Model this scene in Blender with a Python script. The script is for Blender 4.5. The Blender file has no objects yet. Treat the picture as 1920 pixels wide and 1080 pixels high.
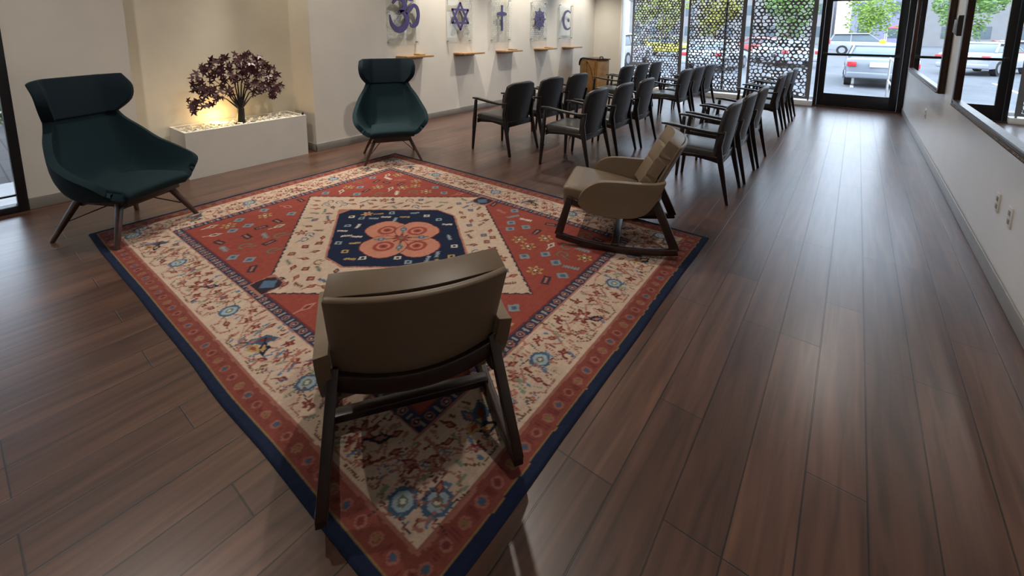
import bpy, bmesh, math, random
import numpy as np
from mathutils import Vector, Matrix

C = bpy.context.scene
COL = C.collection
PI = math.pi

# ------------------------------------------------------------------ camera
def cam_basis(yaw, pitch, roll):
    F = Vector((-math.sin(yaw) * math.cos(pitch), math.cos(yaw) * math.cos(pitch), -math.sin(pitch)))
    R = Vector((math.cos(yaw), math.sin(yaw), 0)); U = R.cross(F)
    c, s = math.cos(roll), math.sin(roll)
    return c * R + s * U, -s * R + c * U, F

R_, U_, F_ = cam_basis(math.radians(37.42), math.radians(8.623), math.radians(0.292))
cam_data = bpy.data.cameras.new('camera')
cam = bpy.data.objects.new('camera', cam_data)
COL.objects.link(cam)
cam.matrix_world = Matrix(((R_.x, U_.x, -F_.x, 0), (R_.y, U_.y, -F_.y, 0), (R_.z, U_.z, -F_.z, 1.5), (0, 0, 0, 1)))
cam_data.sensor_width = 36
cam_data.lens = 838.2 / 1920 * 36
cam_data.shift_y = -(540 - 181.2) / 1920
cam_data.clip_start = 0.05
cam_data.clip_end = 300
C.camera = cam

# ------------------------------------------------------------------ light and exposure
C.view_settings.view_transform = 'Standard'
C.view_settings.look = 'None'
C.view_settings.gamma = 1.0
C.view_settings.exposure = 0.8
C.view_settings.use_curve_mapping = False

world = bpy.data.worlds.new('world'); C.world = world
world.use_nodes = True
wn = world.node_tree
wn.nodes.clear()
wo = wn.nodes.new('ShaderNodeOutputWorld')
wb = wn.nodes.new('ShaderNodeBackground')
wt = wn.nodes.new('ShaderNodeTexCoord')
wx = wn.nodes.new('ShaderNodeSeparateXYZ')
wr = wn.nodes.new('ShaderNodeValToRGB')
wr.color_ramp.elements[0].position = 0.0
wr.color_ramp.elements[0].color = (0.42, 0.46, 0.50, 1)
wr.color_ramp.elements[1].position = 0.35
wr.color_ramp.elements[1].color = (0.70, 0.86, 1.06, 1)
wn.links.new(wt.outputs['Generated'], wx.inputs[0])
wn.links.new(wx.outputs['Z'], wr.inputs[0])
wn.links.new(wr.outputs[0], wb.inputs['Color'])
wb.inputs['Strength'].default_value = 3.3
wn.links.new(wb.outputs[0], wo.inputs[0])

def portal(name, loc, rot, sx, sy):
    l = bpy.data.lights.new(name, 'AREA'); l.shape = 'RECTANGLE'; l.size = sx; l.size_y = sy
    l.cycles.is_portal = True
    o = bpy.data.objects.new(name, l); COL.objects.link(o); o.location = loc; o.rotation_euler = rot
    return o
portal('daylight_portal', (-1.99, 11.2, 1.75), (-PI / 2, 0, 0), 5.6, 3.45)
portal('daylight_portal', (-5.6, -0.85, 1.2), (0, -PI / 2, 0), 2.4, 2.4)

def spot(x, y, z, tx, ty, tz, power, col, size, blend=0.6, rad=0.05):
    l = bpy.data.lights.new('downlight_lamp', 'SPOT')
    l.energy = power; l.color = col; l.spot_size = math.radians(size); l.spot_blend = blend
    l.shadow_soft_size = rad
    o = bpy.data.objects.new('downlight_lamp', l); COL.objects.link(o)
    o.location = (x, y, z)
    o.rotation_euler = (Vector((tx, ty, tz)) - Vector((x, y, z))).to_track_quat('-Z', 'Y').to_euler()
    return o
CEIL = 3.6
DOWN = []
for y in (3.05, 5.2, 7.5, 9.8):
    DOWN.append((-4.95, y))
    spot(-4.95, y, CEIL - 0.05, -5.35, y, 0.6, 215, (1.0, 0.93, 0.80), 80, 0.8)
DOWN.append((-5.25, 2.25))
spot(-5.25, 2.25, CEIL - 0.05, -5.38, 2.3, 0.4, 75, (1.0, 0.90, 0.70), 90, 0.9)
for x, y in ((-3.6, 0.3), (-2.6, 2.6), (-3.6, 6.2), (-0.2, 1.2), (0.05, 7.4)):  # unseen fill lamps; last two added to brighten right floor and wall
    DOWN.append((x, y))
    spot(x, y, CEIL - 0.05, x, y, 0, {-3.6: 85 if y < 1 else 115, -2.6: 115, -0.2: 55, 0.05: 115}[x], (1.0, 0.93, 0.84), 130, 0.9)

# ------------------------------------------------------------------ materials
def mat(name, col, rough=0.6, metal=0.0, spec=None, noise=None, bump=None, coat=0, **kw):
    m = bpy.data.materials.new(name); m.use_nodes = True
    nt = m.node_tree; b = nt.nodes['Principled BSDF']
    b.inputs['Base Color'].default_value = (*col, 1)
    b.inputs['Roughness'].default_value = rough
    b.inputs['Metallic'].default_value = metal
    if spec is not None: b.inputs['Specular IOR Level'].default_value = spec
    if coat:
        b.inputs['Coat Weight'].default_value = coat
        b.inputs['Coat Roughness'].default_value = kw.get('coat_rough', 0.1)
    tc = nt.nodes.new('ShaderNodeTexCoord')
    if noise:                                   # (scale, amount)
        n = nt.nodes.new('ShaderNodeTexNoise'); n.inputs['Scale'].default_value = noise[0]
        n.inputs['Detail'].default_value = 5
        nt.links.new(tc.outputs['Object'], n.inputs['Vector'])
        r = nt.nodes.new('ShaderNodeValToRGB')
        a = noise[1]
        r.color_ramp.elements[0].position = 0.3; r.color_ramp.elements[1].position = 0.7
        r.color_ramp.elements[0].color = (*[c * (1 - a) for c in col], 1)
        r.color_ramp.elements[1].color = (*[min(1, c * (1 + a)) for c in col], 1)
        nt.links.new(n.outputs['Fac'], r.inputs[0]); nt.links.new(r.outputs[0], b.inputs['Base Color'])
    if bump:                                    # (scale, strength, distance)
        n = nt.nodes.new('ShaderNodeTexNoise'); n.inputs['Scale'].default_value = bump[0]
        n.inputs['Detail'].default_value = 3
        nt.links.new(tc.outputs['Object'], n.inputs['Vector'])
        bp = nt.nodes.new('ShaderNodeBump'); bp.inputs['Strength'].default_value = bump[1]
        bp.inputs['Distance'].default_value = bump[2]
        nt.links.new(n.outputs['Fac'], bp.inputs['Height']); nt.links.new(bp.outputs[0], b.inputs['Normal'])
    return m

def glass_mat(name, tint=(1, 1, 1), refl=0.08, rough=0.0):
    m = bpy.data.materials.new(name); m.use_nodes = True
    nt = m.node_tree; nt.nodes.clear()
    o = nt.nodes.new('ShaderNodeOutputMaterial'); mx = nt.nodes.new('ShaderNodeMixShader')
    t = nt.nodes.new('ShaderNodeBsdfTransparent'); t.inputs[0].default_value = (*tint, 1)
    g = nt.nodes.new('ShaderNodeBsdfGlossy'); g.inputs['Roughness'].default_value = rough
    lw = nt.nodes.new('ShaderNodeLayerWeight'); lw.inputs['Blend'].default_value = 0.5
    pw = nt.nodes.new('ShaderNodeMath'); pw.operation = 'POWER'; pw.inputs[1].default_value = 5
    f = nt.nodes.new('ShaderNodeMath'); f.operation = 'MULTIPLY_ADD'; f.inputs[1].default_value = 0.9; f.inputs[2].default_value = 0.045
    nt.links.new(lw.outputs['Facing'], pw.inputs[0]); nt.links.new(pw.outputs[0], f.inputs[0])
    nt.links.new(f.outputs[0], mx.inputs[0]); nt.links.new(t.outputs[0], mx.inputs[1]); nt.links.new(g.outputs[0], mx.inputs[2])
    nt.links.new(mx.outputs[0], o.inputs[0])
    return m

def emit_mat(name, col, s):
    m = bpy.data.materials.new(name); m.use_nodes = True
    b = m.node_tree.nodes['Principled BSDF']
    b.inputs['Base Color'].default_value = (*col, 1)
    b.inputs['Emission Color'].default_value = (*col, 1); b.inputs['Emission Strength'].default_value = s
    return m

M = {}
M['wall'] = mat('painted_wall', (0.66, 0.625, 0.565), 0.55, noise=(3, 0.03), bump=(220, 0.15, 0.002))
M['wall_grey'] = mat('painted_wall_cool', (0.78, 0.77, 0.755), 0.32, noise=(2, 0.04), bump=(180, 0.2, 0.002))
M['niche'] = mat('plaster_niche', (0.62, 0.58, 0.49), 0.6, noise=(1.6, 0.09), bump=(160, 0.2, 0.002))
M['ceiling'] = mat('ceiling_paint', (0.75, 0.74, 0.71), 0.8, noise=(4, 0.02))
M['base'] = mat('vinyl_baseboard', (0.24, 0.225, 0.205), 0.35, noise=(8, 0.05))
M['white'] = mat('white_paint', (0.88, 0.88, 0.87), 0.5, noise=(6, 0.02))
M['planter'] = mat('white_planter', (0.60, 0.575, 0.53), 0.55, noise=(4, 0.03), bump=(90, 0.1, 0.002))
M['pebble'] = mat('pale_pebbles', (0.72, 0.68, 0.58), 0.7, noise=(40, 0.35))
M['black'] = mat('black_frame', (0.012, 0.012, 0.014), 0.3, noise=(12, 0.1))
M['alu'] = mat('dark_aluminium', (0.02, 0.02, 0.022), 0.35, 0.3, noise=(10, 0.1))
M['teal'] = mat('teal_wool', (0.005, 0.019, 0.025), 0.85, spec=0.25, noise=(350, 0.35), bump=(500, 0.4, 0.001))
M['teal_shaded'] = mat('teal_wool_shaded', (0.004, 0.013, 0.020), 0.85, spec=0.25, noise=(350, 0.35), bump=(500, 0.4, 0.001))  # same fabric as the shell, headrest shade put into the colour
M['walnut'] = mat('dark_walnut', (0.060, 0.026, 0.016), 0.35, noise=(18, 0.35))
M['walnut_b'] = mat('espresso_wood', (0.020, 0.009, 0.0065), 0.30, noise=(20, 0.35))
M['chair_wood'] = mat('black_stained_wood', (0.009, 0.006, 0.006), 0.3, noise=(20, 0.3))
M['taupe'] = mat('taupe_leather', (0.145, 0.102, 0.064), 0.42, noise=(12, 0.06), bump=(260, 0.15, 0.001))
M['vinyl'] = mat('charcoal_vinyl', (0.023, 0.021, 0.023), 0.40, noise=(10, 0.08), bump=(300, 0.1, 0.001))
M['seatv'] = mat('charcoal_seat_vinyl', (0.042, 0.041, 0.038), 0.32, noise=(10, 0.08), bump=(300, 0.1, 0.001))
M['screen'] = mat('grey_perforated_panel', (0.20, 0.20, 0.22), 0.6, noise=(9, 0.08))
M['glass'] = glass_mat('window_glass')
M['acrylic'] = glass_mat('clear_acrylic', (0.97, 0.975, 0.96))
M['purple'] = mat('violet_print', (0.055, 0.042, 0.145), 0.35, noise=(14, 0.2))
M['steel'] = mat('brushed_steel', (0.5, 0.5, 0.5), 0.3, 0.9, noise=(30, 0.1))
M['wire'] = mat('black_wire', (0.01, 0.01, 0.01), 0.35, 0.5, noise=(30, 0.1))
M['leaf'] = mat('maroon_leaf', (0.042, 0.008, 0.013), 0.4, noise=(30, 0.4))
M['trunk'] = mat('black_trunk', (0.008, 0.007, 0.006), 0.45, noise=(30, 0.4), bump=(60, 0.5, 0.004))
M['oak'] = mat('oak_shelf', (0.34, 0.20, 0.095), 0.45, noise=(14, 0.25))
M['cab'] = mat('honey_wood', (0.30, 0.15, 0.035), 0.35, noise=(10, 0.25))
M['cab2'] = mat('pale_honey_wood', (0.50, 0.30, 0.13), 0.4, noise=(10, 0.2))
M['frame'] = mat('brown_mirror_frame', (0.045, 0.018, 0.012), 0.28, noise=(16, 0.3))
M['bead'] = mat('pewter_bead', (0.16, 0.14, 0.125), 0.3, 0.6, noise=(40, 0.4))
M['mirror'] = mat('mirror_glass', (0.93, 0.95, 0.95), 0.004, 1.0)
M['outlet'] = mat('outlet_plastic', (0.74, 0.73, 0.70), 0.4, noise=(8, 0.03))
M['slot'] = mat('outlet_slots', (0.30, 0.30, 0.29), 0.5, noise=(8, 0.03))
M['bracket'] = mat('grey_brown_metal', (0.06, 0.05, 0.043), 0.5, 0.2, noise=(12, 0.15))
M['brass'] = mat('brass', (0.55, 0.33, 0.08), 0.35, 0.8, noise=(20, 0.15))
M['asphalt'] = mat('asphalt', (0.115, 0.12, 0.13), 0.85, noise=(1.5, 0.15), bump=(60, 0.4, 0.01))
M['concrete'] = mat('pale_concrete', (0.16, 0.16, 0.16), 0.8, noise=(2.5, 0.08), bump=(60, 0.3, 0.005))
M['amber'] = emit_mat('amber_lamp_lens', (1.0, 0.62, 0.2), 8)
M['lens'] = emit_mat('downlight_lens', (1.0, 0.93, 0.82), 6)
M['grassm'] = mat('lawn', (0.18, 0.30, 0.07), 0.9, noise=(6, 0.3))

# floor planks: brick texture turned so the boards run toward the door wall
def floor_mat():
    m = bpy.data.materials.new('wood_plank_floor'); m.use_nodes = True
    nt = m.node_tree; L = nt.links.new; b = nt.nodes['Principled BSDF']
    tc = nt.nodes.new('ShaderNodeTexCoord')
    mp = nt.nodes.new('ShaderNodeMapping'); mp.inputs['Rotation'].default_value = (0, 0, PI / 2)
    L(tc.outputs['Object'], mp.inputs[0])
    br = nt.nodes.new('ShaderNodeTexBrick')
    br.offset = 0.37; br.offset_frequency = 3; br.squash = 1
    br.inputs['Scale'].default_value = 1
    br.inputs['Brick Width'].default_value = 1.22; br.inputs['Row Height'].default_value = 0.168
    br.inputs['Mortar Size'].default_value = 0.0030; br.inputs['Mortar Smooth'].default_value = 0.3
    br.inputs['Bias'].default_value = 0.0
    br.inputs['Color1'].default_value = (0.100, 0.048, 0.031, 1)
    br.inputs['Color2'].default_value = (0.062, 0.030, 0.020, 1)
    br.inputs['Mortar'].default_value = (0.02, 0.012, 0.009, 1)
    L(mp.outputs[0], br.inputs['Vector'])
    # long grain
    mg = nt.nodes.new('ShaderNodeMapping'); mg.inputs['Scale'].default_value = (26, 1.6, 1)
    L(tc.outputs['Object'], mg.inputs[0])
    gn = nt.nodes.new('ShaderNodeTexNoise'); gn.inputs['Scale'].default_value = 1.0; gn.inputs['Detail'].default_value = 6
    gn.inputs['Distortion'].default_value = 0.6
    L(mg.outputs[0], gn.inputs['Vector'])
    gr = nt.nodes.new('ShaderNodeValToRGB')
    gr.color_ramp.elements[0].position = 0.32; gr.color_ramp.elements[0].color = (0.62, 0.60, 0.60, 1)
    gr.color_ramp.elements[1].position = 0.70; gr.color_ramp.elements[1].color = (1.45, 1.42, 1.36, 1)
    L(gn.outputs['Fac'], gr.inputs[0])
    mu = nt.nodes.new('ShaderNodeMix'); mu.data_type = 'RGBA'; mu.blend_type = 'MULTIPLY'; mu.inputs['Factor'].default_value = 1
    L(br.outputs['Color'], mu.inputs[6]); L(gr.outputs[0], mu.inputs[7])
    L(mu.outputs[2], b.inputs['Base Color'])
    b.inputs['Roughness'].default_value = 0.34
    b.inputs['IOR'].default_value = 1.5
    b.inputs['Coat Weight'].default_value = 0.42
    b.inputs['Coat Roughness'].default_value = 0.27
    b.inputs['Coat IOR'].default_value = 1.6
    iv = nt.nodes.new('ShaderNodeMath'); iv.operation = 'MULTIPLY_ADD'
    iv.inputs[1].default_value = -1.0; iv.inputs[2].default_value = 1.0
    L(br.outputs['Fac'], iv.inputs[0])
    ad = nt.nodes.new('ShaderNodeMath'); ad.operation = 'MULTIPLY_ADD'; ad.inputs[1].default_value = 0.18
    L(gn.outputs['Fac'], ad.inputs[0]); L(iv.outputs[0], ad.inputs[2])
    bp = nt.nodes.new('ShaderNodeBump'); bp.inputs['Strength'].default_value = 0.55; bp.inputs['Distance'].default_value = 0.002
    L(ad.outputs[0], bp.inputs['Height']); L(bp.outputs[0], b.inputs['Normal']); L(bp.outputs[0], b.inputs['Coat Normal'])
    return m
M['floor'] = floor_mat()

def paver_mat():
    m = bpy.data.materials.new('paver_terrace'); m.use_nodes = True
    nt = m.node_tree; L = nt.links.new; b = nt.nodes['Principled BSDF']
    tc = nt.nodes.new('ShaderNodeTexCoord'); br = nt.nodes.new('ShaderNodeTexBrick')
    br.inputs['Scale'].default_value = 1; br.inputs['Brick Width'].default_value = 0.6; br.inputs['Row Height'].default_value = 0.12
    br.inputs['Mortar Size'].default_value = 0.008
    br.inputs['Color1'].default_value = (0.13, 0.11, 0.105, 1); br.inputs['Color2'].default_value = (0.17, 0.15, 0.145, 1)
    br.inputs['Mortar'].default_value = (0.07, 0.055, 0.05, 1)
    L(tc.outputs['Object'], br.inputs['Vector']); L(br.outputs['Color'], b.inputs['Base Color'])
    b.inputs['Roughness'].default_value = 0.8
    return m
M['paver'] = paver_mat()

# ------------------------------------------------------------------ mesh helpers
class MB:
    def __init__(s): s.v = []; s.f = []
    def add(s, vs, fs):
        n = len(s.v); s.v += [tuple(p) for p in vs]; s.f += [tuple(i + n for i in f) for f in fs]; return s
    def box(s, x0, x1, y0, y1, z0, z1):
        return s.add([(x, y, z) for x in (x0, x1) for y in (y0, y1) for z in (z0, z1)],
                     [(0, 1, 3, 2), (4, 6, 7, 5), (0, 4, 5, 1), (2, 3, 7, 6), (0, 2, 6, 4), (1, 5, 7, 3)])
    def bar(s, pts, w, h, up=(0, 0, 1), closed=False):
        """square-section bar through points; w across, h along up; w,h scalars or lists"""
        pts = [Vector(p) for p in pts]; n = len(pts); up = Vector(up)
        W = w if isinstance(w, (list, tuple)) else [w] * n
        H = h if isinstance(h, (list, tuple)) else [h] * n
        vs = []
        for i, p in enumerate(pts):
            d = (pts[min(i + 1, n - 1)] - pts[max(i - 1, 0)]).normalized()
            sd = d.cross(up)
            if sd.length < 1e-4: sd = d.cross(Vector((1, 0, 0)))
            sd.normalize(); u = sd.cross(d).normalized()
            for a, b in ((-1, -1), (1, -1), (1, 1), (-1, 1)):
                vs.append(p + sd * (a * W[i] / 2) + u * (b * H[i] / 2))
        fs = []
        for i in range(n - 1):
            for k in range(4):
                a = i * 4 + k; b = i * 4 + (k + 1) % 4
                fs.append((a, b, b + 4, a + 4))
        fs.append((3, 2, 1, 0)); fs.append(tuple(range((n - 1) * 4, n * 4)))
        return s.add(vs, fs)
    def tube(s, pts, r, n=10):
        pts = [Vector(p) for p in pts]; m = len(pts)
        R = r if isinstance(r, (list, tuple)) else [r] * m
        vs = []
        for i, p in enumerate(pts):
            d = (pts[min(i + 1, m - 1)] - pts[max(i - 1, 0)]).normalized()
            a = d.orthogonal().normalized() if i == 0 else (a0 - d * a0.dot(d)).normalized()
            a0 = a; b = d.cross(a)
            for k in range(n):
                t = 2 * PI * k / n
                vs.append(p + a * (math.cos(t) * R[i]) + b * (math.sin(t) * R[i]))
        fs = []
        for i in range(m - 1):
            for k in range(n):
                a1 = i * n + k; b1 = i * n + (k + 1) % n
                fs.append((a1, b1, b1 + n, a1 + n))
        fs.append(tuple(range(n - 1, -1, -1))); fs.append(tuple(range((m - 1) * n, m * n)))
        return s.add(vs, fs)
    def ball(s, c, r, n=8, sc=(1, 1, 1)):
        vs = [(c[0], c[1], c[2] + r * sc[2])]; m = max(4, n // 2)
        for i in range(1, m):
            ph = PI * i / m
            for k in range(n):
                t = 2 * PI * k / n
                vs.append((c[0] + r * sc[0] * math.sin(ph) * math.cos(t), c[1] + r * sc[1] * math.sin(ph) * math.sin(t), c[2] + r * sc[2] * math.cos(ph)))
        vs.append((c[0], c[1], c[2] - r * sc[2])); fs = []
        for k in range(n): fs.append((0, 1 + k, 1 + (k + 1) % n))
        for i in range(m - 2):
            for k in range(n):
                a = 1 + i * n + k; b = 1 + i * n + (k + 1) % n
                fs.append((a, a + n, b + n, b))
        l = len(vs) - 1; o = 1 + (m - 2) * n
        for k in range(n): fs.append((l, o + (k + 1) % n, o + k))
        return s.add(vs, fs)
    def prism(s, poly, a, b, axis='z'):
        """extrude 2D polygon between a and b along axis (poly in the other two axes in order)"""
        def P(p, t):
            return {'z': (p[0], p[1], t), 'y': (p[0], t, p[1]), 'x': (t, p[0], p[1])}[axis]
        n = len(poly)
        vs = [P(p, a) for p in poly] + [P(p, b) for p in poly]
        fs = [tuple(range(n - 1, -1, -1)), tuple(range(n, 2 * n))] + [(i, (i + 1) % n, (i + 1) % n + n, i + n) for i in range(n)]
        return s.add(vs, fs)
    def grid(s, fn, nu, nv):
        vs = [fn(i / nu, j / nv) for j in range(nv + 1) for i in range(nu + 1)]
        fs = [(j * (nu + 1) + i, j * (nu + 1) + i + 1, (j + 1) * (nu + 1) + i + 1, (j + 1) * (nu + 1) + i) for j in range(nv) for i in range(nu)]
        return s.add(vs, fs)
    def build(s, name, m, parent=None, bevel=0, seg=2, smooth=35, solid=0, off=0, subs=0, recalc=True):
        me = bpy.data.meshes.new(name); me.from_pydata(s.v, [], s.f)
        if recalc:
            bm = bmesh.new(); bm.from_mesh(me); bmesh.ops.recalc_face_normals(bm, faces=bm.faces); bm.to_mesh(me); bm.free()
        if smooth:
            for p in me.polygons: p.use_smooth = True
            try: me.set_sharp_from_angle(angle=math.radians(smooth))
            except Exception: pass
        me.materials.append(m)
        o = bpy.data.objects.new(name, me); COL.objects.link(o)
        if parent is not None: o.parent = parent
        if subs:
            k = o.modifiers.new('subdivision', 'SUBSURF'); k.levels = subs; k.render_levels = subs
        if solid:
            k = o.modifiers.new('thickness', 'SOLIDIFY'); k.thickness = solid; k.offset = off
        if bevel:
            k = o.modifiers.new('bevel', 'BEVEL'); k.width = bevel; k.segments = seg; k.limit_method = 'ANGLE'; k.angle_limit = math.radians(38)
            k.harden_normals = False
            if smooth:
                for p in me.polygons: p.use_smooth = True
                if 'sharp_edge' in me.attributes: me.attributes.remove(me.attributes['sharp_edge'])
        return o

def tag(o, label, cat, group=None, kind=None):
    o['label'] = label; o['category'] = cat
    if group: o['group'] = group
    if kind: o['kind'] = kind
    return o
def struct(o): o['kind'] = 'structure'; return o
def empty(name, loc=(0, 0, 0), rz=0):
    o = bpy.data.objects.new(name, None); COL.objects.link(o); o.location = loc; o.rotation_euler = (0, 0, rz)
    o.empty_display_size = 0.1
    return o
def kids(o): return [c for c in bpy.data.objects if c.parent == o]
def copy_tree(o, parent=None):
    c = o.copy(); COL.objects.link(c); c.parent = parent
    for ch in kids(o): copy_tree(ch, c)
    return c

def smoothstep(a, b, x):
    t = max(0, min(1, (x - a) / (b - a))); return t * t * (3 - 2 * t)
def lerp(a, b, t): return a + (b - a) * t
def cr(pts, t):
    """Catmull-Rom through points at t in 0..1"""
    n = len(pts) - 1; x = t * n; i = min(int(x), n - 1); f = x - i
    P = [Vector(pts[max(i - 1, 0)]), Vector(pts[i]), Vector(pts[i + 1]), Vector(pts[min(i + 2, n)])]
    return 0.5 * ((2 * P[1]) + (P[2] - P[0]) * f + (2 * P[0] - 5 * P[1] + 4 * P[2] - P[3]) * f * f + (3 * P[1] - 3 * P[2] + P[3] - P[0]) * f ** 3)

# ------------------------------------------------------------------ room shell
XR = 0.78; YE = 10.82; XL = -5.30; XS = -5.55; XP = -5.12; XN = -5.60; YB = -2.0
NY0, NY1 = 1.13, 2.77            # niche in the left wall
struct(MB().box(-6.4, XR + 0.4, YB - 0.2, YE + 0.1, -0.12, 0).build('floor', M['floor'], smooth=0))
struct(MB().box(-6.4, XR + 0.4, YB - 0.2, YE + 0.3, CEIL, CEIL + 0.12).build('ceiling', M['ceiling'], smooth=0))
struct(MB().box(XR, XR + 0.15, YB, YE + 0.3, 0, CEIL).build('wall_right', M['wall_grey'], smooth=0))
struct(MB().box(-6.2, XR, YB - 0.15, YB, 0, CEIL).build('wall_near', M['wall'], smooth=0))
w = MB()
w.box(XL - 0.2, XL, 0.37, NY0, 0, CEIL)                     # left section
w.box(XL - 0.2, XL, YB, 0.37, 2.4, CEIL)
w.box(XP - 0.35 - 0.35, XP, NY1, 3.86, 0, CEIL)
struct(w.build('wall_left', M['wall'], smooth=0))
w = MB(); w.box(XN - 0.15, XN, NY0 - 0.2, NY1, 0, CEIL)
struct(w.build('wall_niche', M['niche'], smooth=0))
w = MB(); w.box(XS - 0.15, XS, 3.86, YE + 0.2, 0, CEIL)
struct(w.build('wall_symbols', M['wall'], smooth=0))
# end wall with window band and door opening
w = MB()
WX0, WX1 = -4.78, -0.60
w.box(XS, WX0, YE, YE + 0.25, 0, CEIL)
w.box(WX0, WX1, YE, YE + 0.25, 3.45, CEIL)
w.box(WX1, XR, YE, YE + 0.25, 3.48, CEIL)
struct(w.build('wall_far', M['wall'], smooth=0))
# baseboards
def baseboard(name, segs):
    b = MB()
    for x0, x1, y0, y1 in segs:
        b.box(x0, x1, y0, y1, 0, 0.10)
    return struct(b.build(name, M['base'], bevel=0.004))
baseboard('baseboard_right', [(XR - 0.012, XR, YB, YE - 0.02)])
baseboard('baseboard_left', [(XL, XL + 0.012, 0.37, NY0), (XP, XP + 0.012, NY1 - 0.012, 3.86), (XN, XP + 0.012, NY1 - 0.012, NY1), (XN, XN + 0.012, NY0, NY1)])
baseboard('baseboard_symbols', [(XS, XS + 0.012, 3.86, YE)])
baseboard('baseboard_far', [(XS, WX0, YE - 0.012, YE)])
# white sill under the windows
struct(MB().box(WX0, WX1, YE - 0.16, YE + 0.2, 0, 0.10).build('trim_1', M['white'], bevel=0.006))
struct(MB().box(WX0 - 0.02, WX0 + 0.03, YE - 0.03, YE + 0.2, 0.1, 3.45).build('trim_2', M['white'], bevel=0.004))
# window
wf = empty('window_1', (0, 0, 0)); struct(wf)
fr = MB()
yw = YE + 0.12
for x in (WX0 + 0.05, -3.42, -2.42, -1.99 + 0.0, -0.66):
    pass
fr.box(WX0, WX1, yw, yw + 0.06, 0.10, 0.16); fr.box(WX0, WX1, yw, yw + 0.06, 3.39, 3.45)
fr.build('window_frame', M['white'], wf)
mu = MB()
for x in (-2.36,):
    mu.box(x - 0.022, x + 0.022, yw, yw + 0.07, 0.16, 3.39)
mu.build('mullion', M['alu'], wf)
MB().box(WX0, WX1, yw + 0.03, yw + 0.034, 0.16, 3.39).build('pane', M['glass'], wf, smooth=0)

# door in the end wall
DX0, DX1 = -0.60, XR
d = empty('door_1', (0, 0, 0)); struct(d)
f = MB(); DY0, DY1 = YE - 0.05, YE + 0.12
f.box(DX0, DX0 + 0.055, DY0, DY1, 0, 3.48); f.box(XR - 0.085, XR, DY0, DY1, 0, 3.48)
f.box(DX0, XR, DY0, DY1, 2.18, 2.26); f.box(DX0, XR, DY0, DY1, 3.43, 3.48)
f.build('door_frame', M['black'], d, bevel=0.004)
l = MB(); ly0, ly1 = YE - 0.02, YE + 0.03
lx0, lx1 = DX0 + 0.06, XR - 0.09
l.box(lx0, lx0 + 0.105, ly0, ly1, 0.02, 2.17); l.box(lx1 - 0.115, lx1, ly0, ly1, 0.02, 2.17)
l.box(lx0 + 0.105, lx1 - 0.115, ly0, ly1, 0.02, 0.27); l.box(lx0 + 0.105, lx1 - 0.115, ly0, ly1, 2.06, 2.17)
l.build('door_leaf', M['black'], d, bevel=0.004)
MB().box(lx0 + 0.105, lx1 - 0.115, ly0 + 0.022, ly0 + 0.028, 0.27, 2.06).build('pane', M['glass'], d, smooth=0)
MB().box(DX0 + 0.055, XR - 0.085, YE + 0.03, YE + 0.036, 2.26, 3.43).build('transom_pane', M['glass'], d, smooth=0)
h = MB(); h.box(lx0 + 0.03, lx1 - 0.03, ly0 - 0.09, ly0 - 0.06, 1.02, 1.065)
h.box(lx0 + 0.03, lx0 + 0.09, ly0 - 0.06, ly0, 1.01, 1.075); h.box(lx1 - 0.09, lx1 - 0.03, ly0 - 0.06, ly0, 1.01, 1.075)
h.build('push_bar', M['black'], d, bevel=0.004)
MB().box(DX0, XR, YE - 0.09, YE + 0.14, 0, 0.018).build('threshold', M['walnut'], d, bevel=0.005)

# glazed door in the left wall
d = empty('door_2', (0, 0, 0)); struct(d)
f = MB()
for y0, y1 in ((0.31, 0.37), (-0.86, -0.80), (YB, YB + 0.06)):
    f.box(XL - 0.09, XL + 0.015, y0, y1, 0, 2.4)
f.box(XL - 0.09, XL + 0.015, YB + 0.06, 0.31, 0, 0.055); f.box(XL - 0.09, XL + 0.015, YB + 0.06, 0.31, 2.34, 2.4)
f.build('door_frame', M['alu'], d, bevel=0.004)
MB().box(XL - 0.04, XL - 0.034, YB + 0.06, -0.86, 0.055, 2.34).build('pane', M['glass'], d, smooth=0)
MB().box(XL - 0.04, XL - 0.034, -0.80, 0.31, 0.055, 2.34).build('pane', M['glass'], d, smooth=0)
MB().box(XL - 0.045, XL - 0.02, -0.80, 0.31, 0.13, 0.145).build('rail', M['alu'], d, bevel=0.002)

# recessed ceiling lights, including the fill lamps over the open floor
for i, (x, y) in enumerate(DOWN):
    e = empty('recessed_downlight', (x, y, CEIL))
    tag(e, 'round recessed ceiling downlight above ' + ('the symbol wall' if i < 4 else 'the planter niche' if i == 4 else 'the open floor, an unseen fill lamp'), 'ceiling light', 'recessed ceiling downlights')
    r = MB(); n = 24
    vs = []; fs = []
    for k in range(n):
        t = 2 * PI * k / n
        for rr, z in ((0.075, -0.001), (0.075, -0.008), (0.055, -0.008), (0.055, -0.001)):
            vs.append((rr * math.cos(t), rr * math.sin(t), z))
    for k in range(n):
        for q in range(4):
            fs.append((k * 4 + q, k * 4 + (q + 1) % 4, ((k + 1) % n) * 4 + (q + 1) % 4, ((k + 1) % n) * 4 + q))
    r.add(vs, fs); r.build('trim_ring', M['white'], e)
    r = MB(); r.tube([(0, 0, -0.001), (0, 0, -0.004)], 0.054, 24); r.build('lens', M['lens'], e)

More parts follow.
